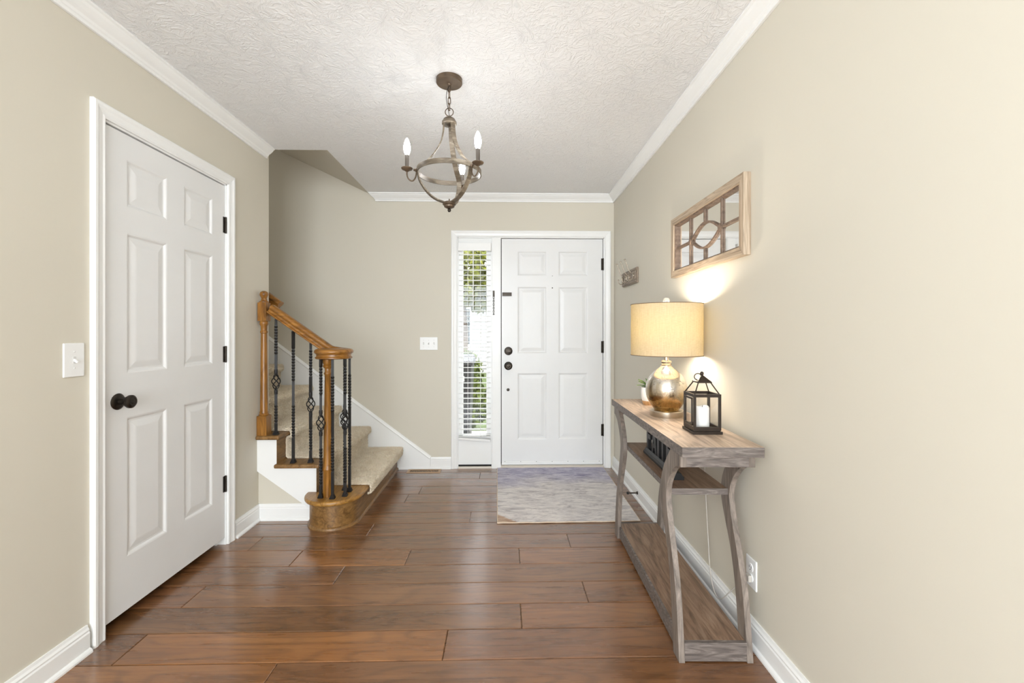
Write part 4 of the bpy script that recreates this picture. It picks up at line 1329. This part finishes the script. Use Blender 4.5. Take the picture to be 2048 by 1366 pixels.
# ------------------------------------------------------------------ rug
rg = thing('entry_rug', 'distressed grey, cream and lavender rug before the front door', 'rug', (.43, 3.35, 0))
def rug_mat():
    m, nt, b = newmat('distressed_rug', rough=.95)
    c = coords(nt, (5, 17, 1))
    n = node(nt, 'ShaderNodeTexNoise', Vector=c, Scale=1.3, Detail=8.0, Roughness=.78, Distortion=.9)
    n2 = node(nt, 'ShaderNodeTexNoise', Vector=coords(nt, (1.6, 2.2, 1)), Scale=1.4, Detail=3.0)
    n3 = node(nt, 'ShaderNodeTexNoise', Vector=coords(nt, (40, 200, 1)), Scale=1.0, Detail=2.0)
    base = ramp(nt, n.outputs['Fac'], [(.30, lin((140, 132, 134))), (.43, lin((196, 190, 190))), (.55, lin((226, 221, 218))), (.75, lin((236, 229, 222)))])
    lav = ramp(nt, n.outputs['Fac'], [(.30, lin((120, 116, 140))), (.45, lin((166, 162, 184))), (.6, lin((206, 203, 214))), (.8, lin((226, 222, 222)))])
    sx = node(nt, 'ShaderNodeSeparateXYZ', Vector=node(nt, 'ShaderNodeTexCoord').outputs['Object'])
    f1 = node(nt, 'ShaderNodeMath', {'operation': 'MULTIPLY_ADD'}, i0=n2.outputs['Fac'], i1=.9, i2=sx.outputs[1])
    fac = ramp(nt, f1.outputs[0], [(.50, 0.), (.85, 1.)])
    col = mixc(nt, fac, base, lav)
    # tan medallion corner woven into the near left corner
    dx = node(nt, 'ShaderNodeMath', {'operation': 'ADD'}, i0=sx.outputs[0], i1=sx.outputs[1])
    dn = node(nt, 'ShaderNodeMath', {'operation': 'MULTIPLY_ADD'}, i0=n.outputs['Fac'], i1=.05, i2=dx.outputs[0])
    ft = ramp(nt, node(nt, 'ShaderNodeMath', {'operation': 'ADD'}, i0=dn.outputs[0], i1=1.0).outputs[0], [(.115, .8), (.135, 0.)])
    tan = ramp(nt, n.outputs['Fac'], [(.35, lin((150, 110, 78))), (.65, lin((214, 186, 158)))])
    col = mixc(nt, ft, col, tan)
    col = mixc(nt, .25, col, ramp(nt, n3.outputs['Fac'], [(.3, .6), (.7, 1.1)]), 'MULTIPLY')
    nt.links.new(col, b.inputs['Base Color'])
    bump(nt, b, n3.outputs['Fac'], .4, .002)
    b.inputs['Specular IOR Level'].default_value = .1
    return m
RC = [(-.031, 2.788), (.882, 2.797), (.900, 3.912), (-.046, 3.912)]
RC = [(x-.43, y-3.35) for x, y in RC]
mb = MB(); mb.prism(RC, .001, .009, 'z')
mb.build('rug_field', rug_mat(), rg, fix=True, bevel=.002)
mb = MB()
pth = []
for i in range(4):
    a, b = RC[i], RC[(i+1)%4]
    for k in range(24): pth.append((a[0]+(b[0]-a[0])*k/24, a[1]+(b[1]-a[1])*k/24, .005+.0008*math.sin(k*1.7)))
mb.tube(pth, .0042, 6, True)
mb.build('bound_edge', plain('tan_binding', (208, 188, 166), .9, var=.1, scale=300), rg, smooth=60)

# ------------------------------------------------------------------ outside, seen through the sidelight
GRASS = plain('lawn', (74, 88, 44), .95, var=.35, scale=40)
mb = MB(); mb.box(-30, 5.6, -.30, 30, 40, -.15)
tag(mb.build('lawn', GRASS), 'green front lawn outside beyond the porch', 'lawn', kind='stuff')
mb = MB(); mb.box(-3, D+.12, -.20, 3, 5.6, -.04)
struct('porch', mb, plain('grey_concrete', (186, 182, 174), .9, var=.1, scale=30), 'grey concrete porch outside the front door', bevel=.01)
nb = thing('neighbour_house', 'pale siding house with an olive grey roof across the lawn', 'house', (-1.8, 15, -.15))
mb = MB(); mb.box(-7, 0, 0, 7, 6, 2.75); mb.build('walls', plain('house_wall', (150, 150, 148), .7), nb)
for i in range(22):
    mb = MB(); mb.prism([(-.001, i*.122), (-.03, i*.122+.002), (-.004, i*.122+.122), (-.001, i*.122+.122)], -7, 7, 'x')
    mb.build('siding_board', plain('siding_white', (152, 152, 150), .6) if 'siding_white' not in bpy.data.materials else bpy.data.materials['siding_white'], nb, fix=True)
mb = MB(); mb.prism([(-.5, 2.62), (3, 5.1), (6.5, 2.62), (6.5, 2.75), (3, 5.25), (-.5, 2.75)], -7.4, 7.4, 'x'); mb.build('roof', plain('olive_shingle_roof', (84, 80, 62), .9, var=.2, scale=30), nb, fix=True)
mb = MB(); mb.box(.15, -.06, .9, .75, .02, 2.2); wn = mb.build('window', TRIM, nb)
mb = MB(); mb.box(.20, -.065, .95, .70, -.055, 2.15); mb.build('pane', plain('dark_window_pane', (70, 78, 84), .1), wn)

FOLI, nt, b = newmat('foliage', rough=.6)
oi = node(nt, 'ShaderNodeObjectInfo')
nz = node(nt, 'ShaderNodeTexNoise', Vector=coords(nt), Scale=9.0, Detail=3.0)
cc = ramp(nt, nz.outputs['Fac'], [(.3, lin((58, 68, 22))), (.6, lin((108, 112, 40))), (.8, lin((136, 132, 58)))])
nt.links.new(mixc(nt, 1., cc, oi.outputs['Color'], 'MULTIPLY'), b.inputs['Base Color'])
b.inputs['Specular IOR Level'].default_value = .2
def foliage(rx, ry, rz, n, size, seed):
    mb = MB(); r_ = random.Random(seed)
    for i in range(n):
        while True:
            p = Vector((r_.uniform(-1, 1), r_.uniform(-1, 1), r_.uniform(-1, 1)))
            if .25 < p.length < 1: break
        p = Vector((p.x*rx, p.y*ry, p.z*rz))
        a = Vector((r_.uniform(-1, 1), r_.uniform(-1, 1), r_.uniform(-1, 1))).normalized()*size
        b_ = a.orthogonal().normalized()*size*.45
        mb.add([p-a, p+b_, p+a, p-b_], [(0, 1, 2, 3)])
    return mb
tr = thing('garden_tree', 'yellow-green leafy tree standing in front of the neighbour house', 'tree', (-1.02, 11.2, -.15))
mb = MB(); mb.tube([(0, 0, 0), (.05, 0, 1.2), (.02, 0, 2.0), (.1, 0, 3.2)], lambda i: .12-.02*i, 10); mb.build('trunk', plain('bark', (84, 70, 56), .95, var=.2), tr)
o = foliage(1.25, 1.0, .95, 2600, .10, 5).build('crown', FOLI, tr); o.location = (.85, 0, 2.75); o.color = (1, 1, .9, 1)
for j, (x, y, s_, lab) in enumerate(((-.95, 8.3, .62, 'rounded green hedge bush left across the lawn'), (.25, 8.1, .55, 'rounded green hedge bush right across the lawn'), (-.52, 5.95, .40, 'leafy green shrub at the edge of the porch'))):
    sh_ = thing('garden_shrub', lab, 'shrub', (x, y, -.15), group='shrubs outside the sidelight')
    o = foliage(s_*.95, s_*.7, s_*.85, 1500, .055, 20+j).build('foliage', FOLI, sh_); o.location = (0, 0, s_*.85+.06); o.color = (.42, .55, .42, 1)
    mb = MB()
    for k in range(5):
        a = k*1.3; mb.tube([(0, 0, 0), (.2*s_*math.cos(a), .2*s_*math.sin(a), s_*.5), (.45*s_*math.cos(a), .4*s_*math.sin(a), s_*1.2)], .012, 6)
    mb.build('stems', bpy.data.materials['bark'], sh_)
bn = thing('dark_standin', 'dark grey bin standing in for an unclear dark shape outside the sidelight', 'bin', (-.50, 4.62, -.04))  # stand-in for an unclear dark shape outside, modelled as a bin
DG = plain('dark_grey_plastic', (38, 40, 42), .5, var=.08)
mb = MB()
mb.v = [(-.16, -.18, 0), (.16, -.18, 0), (.16, .18, 0), (-.16, .18, 0), (-.19, -.22, .92), (.19, -.22, .92), (.19, .22, .92), (-.19, .22, .92)]
mb.f = [(3,2,1,0), (4,5,6,7), (0,1,5,4), (1,2,6,5), (2,3,7,6), (3,0,4,7)]
mb.build('bin_body', DG, bn, bevel=.015)
mb = MB(); mb.prism([(-.25, .92), (.24, .92), (.24, .97), (.05, 1.02), (-.25, .96)], -.205, .205, 'x'); mb.build('bin_lid', DG, bn, fix=True, bevel=.01)
mb = MB(); mb.tube([(-.18, .25, .98), (.18, .25, .98)], .014, 8); mb.build('bin_handle', DG, bn)
mb = MB(); mb.box(.03, -.222, .76, .12, -.212, .815); o = mb.build('bin_sticker', plain('white_sticker', (226, 228, 226), .5), bn)
